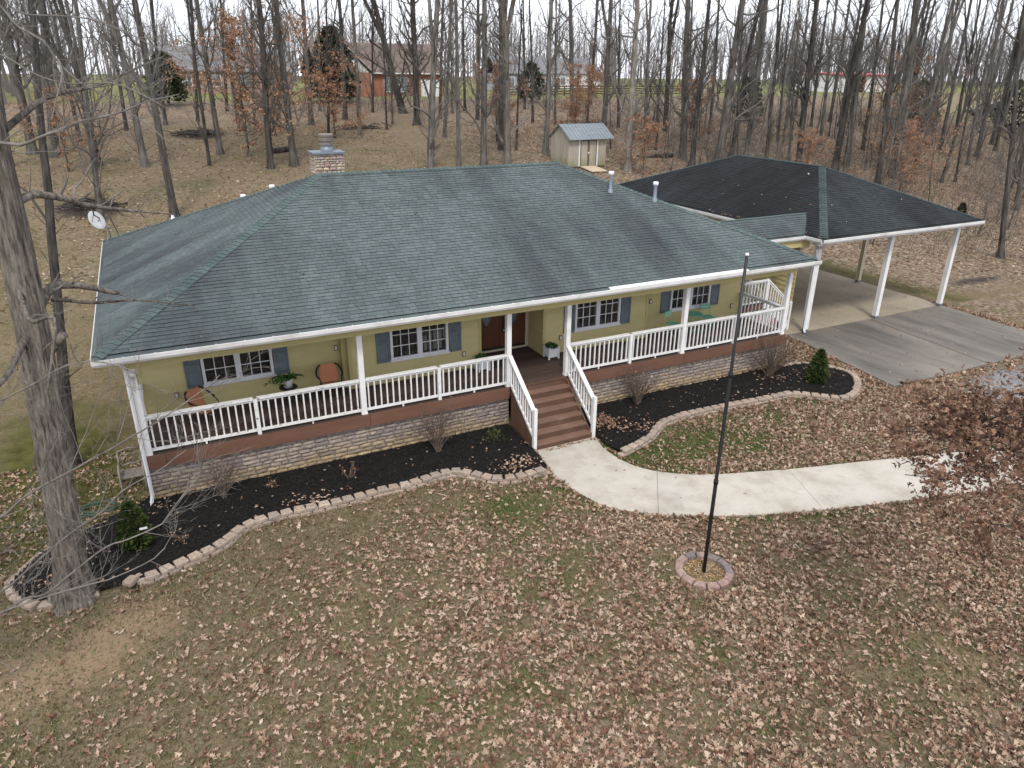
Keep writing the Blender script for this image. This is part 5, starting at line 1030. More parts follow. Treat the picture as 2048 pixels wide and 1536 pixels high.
for i, (x, y, s, v, lab) in enumerate(LEAFY):
    a, b, lf = LV[v]; place_tree('leafy_tree', lab, leanmat(x, y, 0, 0, s, s, i*1.3), (('trunk', a), ('crown', b), ('foliage', lf)), 'trees still holding brown leaves')
# saplings and brush
SAP = []
for i in range(3):
    a, b, _ = make_tree(820+i, 7.5, .05, .2, 12, .3, .04, False, 4, 3); a.materials.append(M_bark); b.materials.append(M_bark); SAP.append((a, b))
rs = np.random.default_rng(77)
for i in range(95):
    x, y = (rs.uniform(36, 80), rs.uniform(12, 44)) if i < 75 else (rs.uniform(8, 40), rs.uniform(40, 62))
    if x < 36+.4*(y < 20) or (x < 40 and y < 18): continue
    a, b = SAP[i % 3]; dx_, dy_, sx_, sz_ = rs.normal(0, .06), rs.normal(0, .06), rs.uniform(.7, 1.5), rs.uniform(.6, 1.4); lab = ('short ' if sz_ < .85 else 'tall ' if sz_ > 1.15 else '')+('spindly' if sx_ < .95 else 'sturdy' if sx_ > 1.25 else 'thin')+' bare sapling'+(', leaning,' if math.hypot(dx_, dy_) > .11 else '')+' '+where(x, y); place_tree('sapling', lab, leanmat(x, y, dx_, dy_, sx_, sz_, rs.uniform(0, 6.28)), (('trunk', a), ('crown', b)), lab+' group', 'sapling')
n = 5200; bx_ = np.concatenate([rs.uniform(37, 85, int(n*.8)), rs.uniform(10, 60, n-int(n*.8))]); by_ = np.concatenate([rs.uniform(8, 48, int(n*.8)), rs.uniform(56, 68, n-int(n*.8))]); keep = (bx_ > 41) | (by_ > 22); bx_, by_ = bx_[keep], by_[keep]
n = len(bx_); bz = hgt(bx_, by_); L = rs.uniform(.5, 2.6, n); D = np.stack([rs.normal(0, .25, n), rs.normal(0, .25, n), np.ones(n)], 1); s4 = np.linspace(0, 1, 4)
BP = np.stack([bx_, by_, bz-.05], 1)[:, None]+D[:, None]*(L[:, None, None]*s4[None, :, None])+np.cumsum(rs.normal(0, .04, (n, 4, 3)), 1)*L[:, None, None]; BR_ = rs.uniform(.006, .016, n)[:, None]*(1-.7*s4[None])
B2, BR2 = child(BP, BR_, 3, rs, .45, .6, 3, .6, .2, .3, .06, .004); mb = MB(); mb.raw(*tubes(BP, BR_, 3)); mb.raw(*tubes(B2, BR2, 3))
tag(add('undergrowth', mb.mesh('undergrowth'), M_twig), 'tangle of thin bare brush stems filling the woods floor', 'brush', kind='stuff')
# far belt of bare woods on the skyline
rf = np.random.default_rng(88); n = 2500; t = rf.uniform(-60, 420, n); wx = t; wy = 150+rf.uniform(0, 90, n)-.22*np.clip(t-60, 0, 400)+np.where(t < 0, -.6*t*.3, 0)
right = rf.random(n) < .22; wx = np.where(right, rf.uniform(86, 230, n), wx); wy = np.where(right, rf.uniform(5, 44, n)+.10*(wx-86), wy); left = rf.random(n) < .10; wx = np.where(left, rf.uniform(-60, -4, n), wx); wy = np.where(left, rf.uniform(66, 120, n), wy)
okk = ~((wx > 84) & (wx < 150) & (wy < 110) & (wy > 40+.0*wx)) | right; H = rf.uniform(10, 19, n); s5 = np.linspace(0, 1, 5)
okk &= ~((wx > 88) & (wx < 122) & (wy > 38) & (wy < 62)); wx, wy, H = wx[okk], wy[okk], H[okk]; n = len(wx)
FP = np.stack([wx, wy, hgt(wx, wy)-.2], 1)[:, None]+np.array([0, 0, 1.])*(H[:, None]*s5[None])[..., None]+np.cumsum(rf.normal(0, .012, (n, 5, 3)), 1)*H[:, None, None]; FR = (H*.012)[:, None]*(1-.8*s5[None])
F2, FR2 = child(FP, FR, 9, rf, .33, .5, 3, .75, .3, .2, .05, .02); F3, FR3 = child(F2, FR2, 3, rf, .5, .6, 2, .6, .2, .3, .05, .02); mb = MB(); mb.raw(*tubes(FP, FR, 3)); mb.raw(*tubes(F2, FR2, 3))
n3_ = len(F3); w3 = rf.normal(0, .03, (n3_, 3)); mb.raw(np.stack([F3[:, 0]-w3, F3[:, 0]+w3, F3[:, 1]], 1).reshape(-1, 3), T=np.arange(n3_*3).reshape(-1, 3))
tag(add('distant_woods', mb.mesh('distant_woods'), plain('distant_bark', [(.12, .108, .105), (.175, .16, .155)], .2, .95, 0)), 'far grey belt of bare woods along the skyline beyond the fields', 'woods', kind='stuff')
# dark evergreens
def evergreen(name, label, x, y, H, W, n, mat, seed, leaf=.22, base=.0, droop=.2, shape=1.):
    r = np.random.default_rng(seed); z0 = h1(x, y) if y > 5 else .12; t = thing(name, label, 'tree' if H > 3 else 'shrub', (x, y, z0))
    add('trunk', MB().tube([(x, y, z0-.1), (x, y, z0+H*.4), (x, y, z0+H*.9)], [H*.018, H*.012, H*.003], 7).mesh('trunk'), M_barkd, t)
    u = r.random(n)**shape; zz = z0+base+(H-base)*u; w = W*(np.sin(np.clip((1-u)*1.75, 0, 1.57))**.8)*(1-.22*(u < .12)); a = r.uniform(0, 6.28, n); q = w*(.45+.6*r.random(n)**.6)*(1+.18*np.sin(a*5+u*23)+.12*np.sin(a*3-u*41))
    C = np.stack([x+q*np.cos(a), y+q*np.sin(a), zz], 1); D = np.stack([np.cos(a), np.sin(a), r.uniform(-.1, 1., n)], 1)+r.normal(0, .3, (n, 3))
    V, Q = leafquads(C, D, r.uniform(.7, 1.5, n)*leaf, r.uniform(.4, .8, n)*leaf, r, droop); add('foliage', mesh('foliage', V, Q), mat, t); return t
evergreen('arborvitae', 'small rounded green arborvitae in the left mulch bed near the big tree', .16, -1.25, 1.1, .27, 3200, M_ever, 1, .085)
evergreen('arborvitae', 'small pointed dark green arborvitae at the driveway end of the right mulch bed', 20.92, -1.05, 1.15, .27, 3200, M_ever, 2, .085, shape=1.2)
evergreen('evergreen_tree', 'large dark evergreen standing beside the brick house', 22.2, 68, 7.2, 2.1, 4200, M_cedar, 3, .55, .4); evergreen('evergreen_tree', 'green cedar behind the left back yard', 5.4, 66, 4.6, 1.5, 1500, M_cedar2, 4, .5, .4)
evergreen('evergreen_tree', 'dark cedar showing between trunks behind the shed', 45.5, 66, 4.2, 1.3, 700, M_cedar, 5, .5, .4); evergreen('evergreen_tree', 'dark cedar deep in the woods behind the carport', 61.2, 46, 4.2, 1.3, 650, M_cedar, 6, .5, .4); evergreen('evergreen_tree', 'cedar in the brushy woods near the far field', 78, 38, 5, 1.5, 800, M_cedar, 7, .5, .5); evergreen('evergreen_tree', 'cedar above the parked car', 92, 36, 5.5, 1.8, 900, M_cedar, 8, .5, .5)
evergreen('evergreen_tree', 'young cedar just beyond the right end of the carport roof', 51.0, 14.0, 1.5, .3, 900, M_cedar, 9, .14, .1)
# white plant tag on the arborvitae
tag(add('plant_tag', MB().box((.30, -1.62, .72), (.45, -1.612, .77)).mesh('plant_tag'), M_trim), 'white paper tag hanging on the left arborvitae', 'tag')
# leafless shrubs in front of the stone base
def shrub(label, x, y, H, W, n, seed, mat=M_twig):
    r = np.random.default_rng(seed); a = r.uniform(0, 6.28, n); q = r.random(n)**.6*W; s5 = np.linspace(0, 1, 5); top = np.stack([q*np.cos(a), q*np.sin(a)*.8, H*r.uniform(.65, 1.05, n)*(1-.25*(q/W)**2)], 1)
    P = np.array((x, y, .1))+r.normal(0, .03, (n, 1, 3))*np.array([1, 1, 0])+top[:, None]*np.stack([s5**1.25, s5**1.25, s5**.9], -1)[None]+np.cumsum(r.normal(0, .012, (n, 5, 3)), 1)
    R = r.uniform(.009, .017, n)[:, None]*(1-.7*s5[None]); t = thing('bare_shrub', label, 'shrub', (x, y, .1)); m = MB(); m.raw(*tubes(P, R, 4)); add('stems', m.mesh('stems'), mat, t)
    P2, R2 = child(P, R, 6, r, .34, .6, 3, .42, .2, .3, .05, .0055); P3, R3 = child(P2, R2, 2, r, .5, .7, 3, .5, .1, .2, .05, .0042); m = MB(); m.raw(*tubes(P2, R2, 3)); m.raw(*tubes(P3, R3, 3)); add('twigs', m.mesh('twigs'), mat, t, kind='stuff')
    c = P3[r.integers(0, len(P3), 30), -1]; V, Q = leafquads(c, r.normal(size=(30, 3)), r.uniform(.04, .08, 30), r.uniform(.025, .05, 30), r); add('leaves', mesh('leaves', V, Q), M_tanleaf, t)
M_sh = plain('shrub_stems', [(.075, .052, .042), (.15, .115, .095)], 9, .9, 0)
shrub('bare twiggy shrub against the stone wall near the left corner of the porch', 2.06, -.04, 1.15, .62, 22, 31, M_sh); shrub('bare twiggy shrub against the stone wall left of the front steps', 7.59, -.13, 1.5, .72, 30, 32, M_sh)
shrub('bare twiggy shrub against the stone wall right of the front steps', 14.38, .1, 1.4, .72, 34, 33, M_sh); shrub('wide bare twiggy shrub at the right corner of the porch', 19.85, .0, 1.5, 1.05, 44, 34, M_sh)
for x, y, H, W, s in ((5.05, -.45, .42, .3, 41), (3.2, -.1, .3, .22, 43), (1.05, -1.5, .3, .2, 45)): shrub({5.05: 'tiny leafless shrub in the mulch between the two left shrubs', 3.2: 'tiny leafless shrub close to the stone wall in the left bed', 1.05: 'tiny leafless shrub in the mulch beside the left arborvitae'}[x], x, y, H, W, 7, s, M_sh)
r = np.random.default_rng(12)
for x, y, lab in ((9.25, -.15, 'small green leafy plant in the mulch just left of the front steps'), (12.6, -.7, 'small russet leafy plant in the mulch just right of the front steps')):
    n = 150; a = r.uniform(0, 6.28, n); q = r.random(n)*.3; C = np.stack([x+q*np.cos(a), y+q*np.sin(a), .12+r.random(n)*.42*(1-q/.4)], 1); V, Q = leafquads(C, np.stack([np.cos(a), np.sin(a), r.uniform(0, 1, n)], 1), r.uniform(.05, .1, n), r.uniform(.025, .05, n), r)
    t = thing('small_plant', lab, 'plant', (x, y, .1)); add('leaves', mesh('leaves', V, Q), M_ever if x < 10 else M_tanleaf, t); m = MB()
    for k in range(7): m.tube([(x, y, .08), (x+.2*math.cos(k), y+.2*math.sin(k), .45)], .005, 4)
    add('stems', m.mesh('stems'), M_sh, t)
# ------------------------------------------------------------------ the big tree by the left bed
bt = thing('big_tree', 'huge furrowed grey tree trunk rising out of the end of the left mulch bed', 'tree', (-1.0, -2.45, 0))
BTP = spline([(-1.02, -2.45, -.15), (-.87, -2.45, 1.26), (-.763, -2.45, 2.45), (-.669, -2.45, 3.58), (-.58, -2.45, 4.64), (-.511, -2.45, 5.64), (-.459, -2.45, 6.58), (-.414, -2.45, 7.4), (-.387, -2.45, 8.25), (-.33, -2.4, 9.2), (-.27, -2.3, 10.2), (-.2, -2.2, 12.5), (0, -2.1, 15)], 60)
zz = BTP[:, 2]; BTR = np.interp(zz, [-.2, .15, .5, 1., 2.5, 5, 6.5, 8, 10, 15], [.52, .40, .315, .275, .262, .255, .25, .21, .17, .07])
BTP = spline(BTP, 200); BTR = np.interp(BTP[:, 2], zz, BTR); V, Q = tubes(BTP[None], BTR[None], 96); c = np.repeat(BTP, 96, 0); a = np.tile(np.linspace(0, 2*np.pi, 96, endpoint=False), 200); d = V-c
rid = np.abs(np.sin(a*9+5*vnoise(np.cos(a)*2+4, V[:, 2]*.9+np.sin(a)*2, 1.)))**.6
fur = .93+.11*rid*(.5+vnoise(np.cos(a)*4+9, V[:, 2]*2.2+np.sin(a)*4, 1.))+.05*(vnoise(a*14, V[:, 2]*5, 1.)-.5)+np.where(V[:, 2] < .7, .16*np.sin(a*5+1)*np.clip(.7-V[:, 2], 0, 1), 0); V = c+d*fur[:, None]
add('trunk', mesh('trunk', V, Q, True), M_bigbark, bt)
def limb(parent, P, r0, r1, seed, ntw=10, mat=M_bigbark, lf=.25, name='limb', tw=M_twigred, n3=2, reach=1.):
    r = np.random.default_rng(seed); P = np.array(P, float); S = spline(P, max(14, 5*len(P))); S[1:-1] += np.cumsum(r.normal(0, .006, (len(S)-2, 3)), 0)*.6; R = np.linspace(r0, r1, len(S)); m = MB().tube(S, R, 7)
    lb = add(name, m.mesh(name, True), mat, parent)
    t1, q1 = child(S[None], R[None], ntw, r, lf, .45, 5, .75, .12, .25, .05, .005); t2, q2 = child(t1, q1, n3, r, .5, .6, 4, .6, .12, .2, .06, .0035); t3, q3 = child(t2, q2, 2, r, .5, .7, 3, .6, .1, .3, .06, .003)
    m = MB(); m.raw(*tubes(t1, q1, 5)); m.raw(*tubes(t2, q2, 4)); m.raw(*tubes(t3, q3, 3)); add('twigs', m.mesh('twigs', True), tw, lb, kind='stuff'); return lb
for k, (P, a, b, nt_) in enumerate((([(-.525, -2.45, 5.64), (-.275, -2.3, 6.0), (-.104, -2.1, 6.185), (.217, -1.9, 6.13), (.58, -1.8, 6.0), (.856, -1.7, 5.86)], .10, .045, 7), ([(-.143, -2.2, 5.965), (.018, -2., 5.89), (.443, -1.7, 5.71), (1.17, -1.4, 5.58), (2.126, -1.2, 5.3)], .04, .01, 8), ([(-.31, -2.45, 7.65), (-.03, -2.2, 7.74), (.36, -1.8, 7.6), (.62, -1.5, 7.43), (1.3, -1., 7.2), (2.06, -.8, 7.04)], .075, .012, 10), ([(-.6, -2.4, 4.9), (-.237, -2.5, 5.25), (-.054, -2.6, 5.456)], .10, .075, 2), ([(-.5, -2.45, 5.64), (-.687, -2.9, 5.365), (-.93, -3.3, 5.02), (-1.22, -3.8, 4.93)], .07, .03, 6), ([(-.564, -2.45, 6.43), (-.395, -3.2, 5.93), (-.01, -3.6, 6.0), (-.377, -3.9, 4.8)], .05, .01, 7), ([(-.4, -2.4, 8.6), (.4, -1.6, 9.2), (1.2, -.6, 9.4), (2.4, .4, 9.9)], .06, .01, 9), ([(-.5, -2.5, 7.0), (-1.2, -1.6, 7.8), (-1.6, -.4, 8.3), (-2., 1., 9.)], .07, .015, 9), ([(-.3, -2.3, 10), (-.9, -1.2, 11.4), (-1.1, .2, 12.6)], .1, .02, 10), ([(-.2, -2.2, 12), (.9, -1.6, 13.4), (2.2, -.8, 14.6)], .09, .02, 10))):
    limb(bt, P, a, b, 40+k, nt_)
# neighbouring tree whose long bare branches reach past the left roof corner (its trunk stands beside the lawn)
NEAR = {'B1': [(-2.54, -1.06, 8.2), (-1.17, -1.88, 8.45), (-0.26, -2.65, 8.57), (0.1, -2.96, 8.56), (0.36, -3.16, 8.67), (0.74, -3.28, 8.82), (0.93, -3.34, 8.9), (1.26, -3.36, 8.96), (1.61, -3.35, 9.07), (1.91, -3.44, 9.19), (2.34, -3.37, 9.29)], 'B2': [(-1.93, 0.21, 11.51), (-0.53, -1.09, 11.04), (0.14, -2.15, 10.53), (0.36, -2.55, 10.2), (0.67, -2.92, 10.01), (0.79, -3.1, 9.76), (1.01, -3.34, 9.49), (1.29, -3.56, 9.32), (1.56, -3.69, 9.09), (1.89, -3.84, 8.85), (2.08, -3.94, 8.59)], 'B2b': [(0.79, -3.1, 9.76), (0.82, -3.46, 9.55), (0.67, -3.66, 9.22), (0.57, -3.85, 8.96)], 'B4': [(-3.66, -3.39, 2.17), (-2.12, -4.41, 2.92), (-1.1, -5.2, 3.63), (-0.74, -5.46, 3.97), (0.1, -5.97, 4.55), (0.71, -6.33, 4.96), (1.11, -6.52, 5.22), (1.4, -6.59, 5.39), (1.84, -6.57, 5.64), (2.09, -6.52, 5.77)], 'B5': [(-3.81, -3.7, 1.36), (-2.32, -4.82, 1.87), (-1.31, -5.8, 2.41), (-0.89, -6.09, 2.75), (-0.51, -6.41, 2.99), (0.26, -6.73, 3.64), (0.63, -6.95, 3.84), (1.07, -7.08, 4.03), (1.2, -7.07, 4.18), (1.36, -7.07, 4.35), (1.61, -6.98, 4.55)], 'B5b': [(-3.77, -3.61, 1.58), (-2.15, -4.82, 2.04), (-1.32, -5.5, 2.51), (-0.74, -5.9, 3.07), (-0.04, -6.19, 3.69), (0.35, -6.37, 3.99), (0.64, -6.39, 4.25), (1.13, -6.51, 4.51), (1.5, -6.58, 4.77)], 'B6': [(-2.36, -4.9, 1.66), (-1.28, -5.9, 2.48), (-0.73, -6.36, 2.86), (-0.04, -6.8, 3.19), (0.33, -7.03, 3.35), (0.89, -7.28, 3.67), (1.03, -7.31, 3.76)], 'B7': [(-3.32, -2.68, 4.01), (-1.66, -3.8, 4.68), (-0.83, -4.49, 5.14), (-0.36, -4.83, 5.42), (0.17, -5.18, 5.77), (0.63, -5.49, 5.86), (1.11, -5.91, 5.75)], 'B8': [(-2.18, -0.3, 10.19), (-0.68, -1.77, 9.96), (0.02, -2.56, 9.82), (0.45, -3.15, 9.55), (0.89, -3.43, 9.42), (1.47, -3.73, 9.42), (2.08, -4.05, 9.12)], 'B9': [(-1.82, 0.44, 12.1), (-0.21, -1.5, 11.02), (0.34, -2.55, 10.43), (0.87, -3.1, 10.35), (1.38, -3.38, 10.29), (1.91, -3.78, 10.03), (2.39, -4.02, 9.77)],}
nbt = thing('maple_tree', 'smooth grey-limbed tree whose long thin bare branches sweep across the left side of the lawn', 'tree', (-3.35, -2.45, 0))
add('trunk', MB().tube(spline([(-3.4, -2.5, -.1), (-3.35, -2.45, 2), (-3.25, -2.3, 5), (-3.1, -2.0, 8), (-3., -1.8, 11), (-2.9, -1.6, 15)], 24), np.linspace(.26, .07, 24), 14).mesh('trunk', True), M_bark, nbt)
for k, (nm, P) in enumerate(NEAR.items()):
    st = P[0]
    if nm not in ('B2b',): P = [(-3.3+.03*max(st[2], 0), -2.4+.06*max(st[2]-2, 0), max(st[2]-.5, .9))]+list(P)
    th = {'B1': .042, 'B2': .036, 'B2b': .014, 'B4': .026, 'B5': .024, 'B5b': .022, 'B6': .016, 'B7': .014, 'B8': .018, 'B9': .02}[nm]
    limb(nbt, P, th*1.35, .007, 140+k, {'B2b': 4}.get(nm, 26), M_twigred, .19, n3=4)
# ------------------------------------------------------------------ oak whose leafy branches hang in at the right
OAKB = {'O1': [(17.89, -12.22, 2.62), (14.4, -11.98, 3.27), (12.25, -11.95, 3.6), (11.52, -11.86, 3.79), (11.02, -11.78, 3.93)], 'O2': [(18.19, -11.58, 4.29), (14.62, -11.53, 4.44), (12.44, -11.58, 4.58), (11.66, -11.56, 4.55), (10.94, -11.47, 4.49), (10.3, -11.23, 4.57)],
        'O3': [(18.42, -11.1, 4.8), (15.41, -10.84, 4.78), (13.14, -10.95, 4.76), (12.46, -11.02, 4.76), (11.63, -10.9, 4.78), (10.75, -10.56, 4.85)], 'O4': [(18.32, -11.32, 4.65), (15.3, -11.07, 4.6), (13.04, -11.17, 4.65), (12.1, -11.1, 4.65), (11.34, -11.02, 4.6), (10.7, -10.88, 4.45)],
        'O6': [(18.4, -11.2, 4.7), (15.3, -10.9, 4.75), (13.2, -10.9, 4.78), (12.4, -10.9, 4.8), (11.6, -10.75, 4.85), (11.1, -10.6, 4.85)], 'O7': [(18.2, -11.6, 4.2), (14.8, -11.4, 4.25), (12.8, -11.4, 4.3), (12.1, -11.3, 4.35), (11.5, -11.3, 4.3)]}
ok = thing('oak_tree', 'oak with clusters of dry brown leaves overhanging the right end of the walk', 'tree', (18.3, -11.7, 0))
add('trunk', MB().tube(spline([(18.4, -11.8, -.1), (18.35, -11.7, 2), (18.3, -11.5, 5), (18.4, -11.3, 9)], 18), np.linspace(.24, .1, 18), 12).mesh('trunk', True), M_bark, ok)
# oak leaf outlines: lobed, slightly folded
def oak_template(sinus, seed, lobes=3):
    "pin-oak outline: pointed lobes with deep gaps, stalk at (0,0), tip at (1,0)"
    r = np.random.default_rng(seed); half = []
    for i in range(lobes):
        u = (.30, .55, .80)[i] if lobes == 3 else (.36, .68)[i]; w = ((.36, .46, .30) if lobes == 3 else (.46, .38))[i]*r.uniform(.85, 1.15)
        half += [(u-.13, w*sinus), (u+.10, w)]
    half += [(.86, .10)]
    out = [(0, .02)]+half+[(1.05, 0)]+[(u+r.uniform(-.03, .03), -w*r.uniform(.8, 1.2)) for u, w in half[::-1]]
    return np.array(out)
def star_leaf(seed):
    r = np.random.default_rng(seed); j = lambda v: v*r.uniform(.8, 1.2)
    return np.array([(0, .0), (.26, j(.09)), (.42, j(.44)), (.52, j(.12)), (.80, j(.36)), (1.03, r.uniform(-.05, .05)), (.76, -j(.34)), (.54, -j(.12)), (.46, -j(.46)), (.24, -j(.08))])
OT = [star_leaf(i) for i in range(6)]
OTs = [star_leaf(11), star_leaf(12)]
def scatter_leaves(C, size, tilt, r, templates, curl=.25):
    "flat lobed leaves; C (n,3) centres"
    n = len(C); Vs = []; Ts = []; off = 0; which = r.integers(0, len(templates), n)
    for w, o in enumerate(templates):
        c = C[which == w]; m = len(c)
        if not m: continue
        k = len(o); P = np.vstack([o, [[.5, 0]]])-np.array([.5, 0]); x = P[:, 0]; y = P[:, 1]; sz = size[which == w][:, None]
        cu = r.normal(curl*.6, curl, (m, 1)); cv = r.normal(curl, curl, (m, 1))
        l = np.stack([x[None]*sz, y[None]*sz*r.uniform(.4, 1.1, (m, 1)), (cu*x[None]**2*1.5+cv*np.abs(y[None])*1.1)*sz], -1)
        a = r.uniform(0, 6.28, m); ti = np.abs(r.normal(0, tilt, m)); ta = r.uniform(0, 6.28, m)
        ca, sa = np.cos(a), np.sin(a); l = np.stack([l[..., 0]*ca[:, None]-l[..., 1]*sa[:, None], l[..., 0]*sa[:, None]+l[..., 1]*ca[:, None], l[..., 2]], -1)
        ax = np.stack([np.cos(ta), np.sin(ta), 0*ta], 1); ct, st_ = np.cos(ti)[:, None, None], np.sin(ti)[:, None, None]; A = ax[:, None]
        l = l*ct+np.cross(np.broadcast_to(A, l.shape), l)*st_+A*(l*A).sum(-1, keepdims=True)*(1-ct)
        l[..., 2] -= l[..., 2].min(1)[:, None]; V = l+c[:, None]
        i = np.arange(k); T = np.stack([np.full(k, k), i, (i+1) % k], 1); Ts.append((T[None]+(np.arange(m)*(k+1))[:, None, None]+off).reshape(-1, 3)); Vs.append(V.reshape(-1, 3)); off += m*(k+1)
    return np.concatenate(Vs), np.concatenate(Ts)
lr = np.random.default_rng(321); OPTS = []
for k, (nm, P) in enumerate(OAKB.items()):
    P = [(18.33, -11.5, P[0][2]-.3)]+list(P[1:]); S = spline(P, 24); R = np.linspace(.03, .006, 24)
    lb = add('limb', MB().tube(S, R, 7).mesh('limb', True), M_barkd, ok)
    t1, q1 = child(S[None], R[None], 18, lr, .13, .5, 5, .8, .0, .5, .06, .004); t2, q2 = child(t1, q1, 4, lr, .55, .6, 4, .6, .0, .2, .06, .003)
    m = MB(); m.raw(*tubes(t1, q1, 5)); m.raw(*tubes(t2, q2, 4)); add('twigs', m.mesh('twigs', True), M_barkd, lb, kind='stuff')
    OPTS.append(t1[:, 1:].reshape(-1, 3)); OPTS.append(t2[:, 1:].reshape(-1, 3))
OPTS = np.concatenate(OPTS); n = 4600; c = OPTS[lr.integers(0, len(OPTS), n)]+lr.normal(0, .07, (n, 3))
V, T = scatter_leaves(c, lr.uniform(.06, .125, n), 1.2, lr, OT, .45); add('foliage', mesh('foliage', V, T), M_oakleaf, ok, kind='stuff')
# ------------------------------------------------------------------ fallen leaves and grass on the lawn
def lawn_ok(x, y):
    bad = inpoly(x, y, WALK) | inpoly(x, y, BEDL) | inpoly(x, y, BEDR) | inpoly(x, y, SLAB) | ((x > .4) & (x < 21) & (y > .2) & (y < 13.4)) | (np.hypot(x-FX, y-FY) < .66) | ((x > 21) & (x < 24) & (y > 3))
    return ~bad
def pick(n, x0, x1, y0, y1, den, r):
    x = r.uniform(x0, x1, n); y = r.uniform(y0, y1, n); k = (r.random(n) < den(x, y)) & lawn_ok(x, y); return x[k], y[k]
x, y = pick(262000, -8, 34, -15.5, 4, lambda x, y: np.clip(.02+1.25*leafden(x, y)**1.1, 0, 1)*(y > -9.3-.495*(x+1.8)), lr); n = len(x)
V, T = scatter_leaves(np.stack([x, y, hgt(x, y)+.004+.025*lr.random(n)], 1), lr.uniform(.06, .145, n), .55, lr, OT, .5)
tag(add('fallen_leaves', mesh('fallen_leaves', V, T), M_leaf), 'scattered tan and brown oak leaves lying over the front lawn', 'leaves', kind='stuff')
def baskden(x, y): return np.clip(.5+.5*sstep(26, 40, x)+.3*sstep(.5, .7, fbm(x, y, .25)), 0, 1)*sstep(13.5, 18, y+1.6*np.clip(x-34.5, 0, 20))
x, y = pick(48000, -12, 66, 2, 50, baskden, lr); n = len(x)
V, T = scatter_leaves(np.stack([x, y, hgt(x, y)+.01], 1), lr.uniform(.12, .2, n), .4, lr, OTs, .3)
tag(add('woodland_leaves', mesh('woodland_leaves', V, T), M_leaf), 'brown leaf litter covering the yard and woods floor behind the house', 'leaves', kind='stuff')
# leaves caught on beds, walk, drive, steps and roof
lx, ly, lz = [], [], []
for n, (a, b, c, d), z, poly in ((260, (10, 2.2, -8, 0), 0, None),):
    pass
def drop(n, poly, z, r, jitter=0):
    P = np.array(poly); x0, y0 = P.min(0); x1, y1 = P.max(0); x = r.uniform(x0, x1, n*3); y = r.uniform(y0, y1, n*3); k = inpoly(x, y, poly); return np.stack([x[k][:n], y[k][:n], np.full(min(n, k.sum()), z)], 1)
C = [drop(150, BEDL, .17, lr), drop(170, BEDR, .17, lr), drop(26, WALK, .034, lr), drop(110, [(23.3, -2.2), (33, -2.4), (33.4, 3), (24, 3)], .054, lr), drop(60, [(24.5, 3.3), (33.2, 3.3), (33.2, 9), (24.5, 9)], .056, lr)]
for cx, cy, s, n in ((9.2, -1.75, .4, 130), (3.9, -1.05, .35, 70), (12.7, -.75, .35, 110), (13.4, -1.3, .4, 90), (21.3, -.4, .5, 60), (19.9, -.2, .3, 40), (.6, .2, .3, 20), (-1.3, -1.9, .4, 60)):
    q = lr.normal(0, s, (n, 2)); C.append(np.stack([cx+q[:, 0], cy+q[:, 1]*.5, np.full(n, .18)], 1))
x = lr.uniform(10.3, 12.0, 60); C.append(np.stack([x, np.full(60, -1.12)-np.abs(lr.normal(0, .05, 60)), np.full(60, .036)], 1))
C = np.concatenate(C); V, T = scatter_leaves(C, lr.uniform(.05, .11, len(C)), .3, lr, OT, .3)
tag(add('stray_leaves', mesh('stray_leaves', V, T), M_leaf), 'dry leaves caught in the mulch beds and on the walk and driveway', 'leaves', kind='stuff')
def zg(x, y): return ZE+.03+np.minimum(np.minimum((x-GX0)*GK, (y-GY0)*GK), (GX1-x)*GK)
gx_ = lr.uniform(24.4, 33, 46); gy_ = lr.uniform(2.6, 12, 46); CR = [np.stack([gx_, gy_, zg(gx_, gy_)], 1), np.array([(8.75, 4.18, 5.79), (10.2, 3.1, 5.33), (4.9, 2.0, 4.88), (2.2, .25, 4.14), (12.6, 4.4, 5.87)])]
gy_ = lr.uniform(2.4, 9, 60); CR.append(np.stack([np.full(60, GX0+.06)+lr.random(60)*.12, gy_, np.full(60, ZE+.06)], 1))
CR = np.concatenate(CR); V, T = scatter_leaves(CR, lr.uniform(.08, .14, len(CR)), .4, lr, OT, .4); tag(add('roof_leaves', mesh('roof_leaves', V, T), M_leaf), 'few pale dry leaves stuck on the roofs and gutters', 'leaves', kind='stuff')
def blades(name, label, n, den, mat, hmin, hmax, w, box):
    x, y = pick(n, *box, den, lr); m = len(x); z = hgt(x, y); hgt_ = lr.uniform(hmin, hmax, m); a = lr.uniform(0, 6.28, m); ln = lr.normal(0, .6, (m, 2))*hgt_[:, None]; c = np.stack([x, y, z-.004], 1); s = np.stack([np.cos(a), np.sin(a), 0*a], 1)*(w*lr.uniform(.6, 1.4, m))[:, None]
    V = np.stack([c-s, c+s, c+np.stack([ln[:, 0], ln[:, 1], hgt_], 1)], 1).reshape(-1, 3); tag(add(name, mesh(name, V, np.arange(3*m).reshape(-1, 3)), mat), label, 'grass', kind='stuff')
blades('green_grass', 'patches of green grass blades beside the walk and in the lawn', 360000, lambda x, y: np.clip((greenness(x, y)-.14)*1.8+.05, 0, 1)*(1-.5*leafden(x, y)), M_grass, .03, .085, .009, (-6, 24, -14, 2))
blades('dry_grass', 'short dormant tan grass over the front lawn', 260000, lambda x, y: np.clip(.9-.8*np.exp(-(((x+.9)/2.2)**2+((y+4.3)/1.2)**2)), 0, 1), M_dry, .03, .085, .011, (-6, 24, -15, 3))
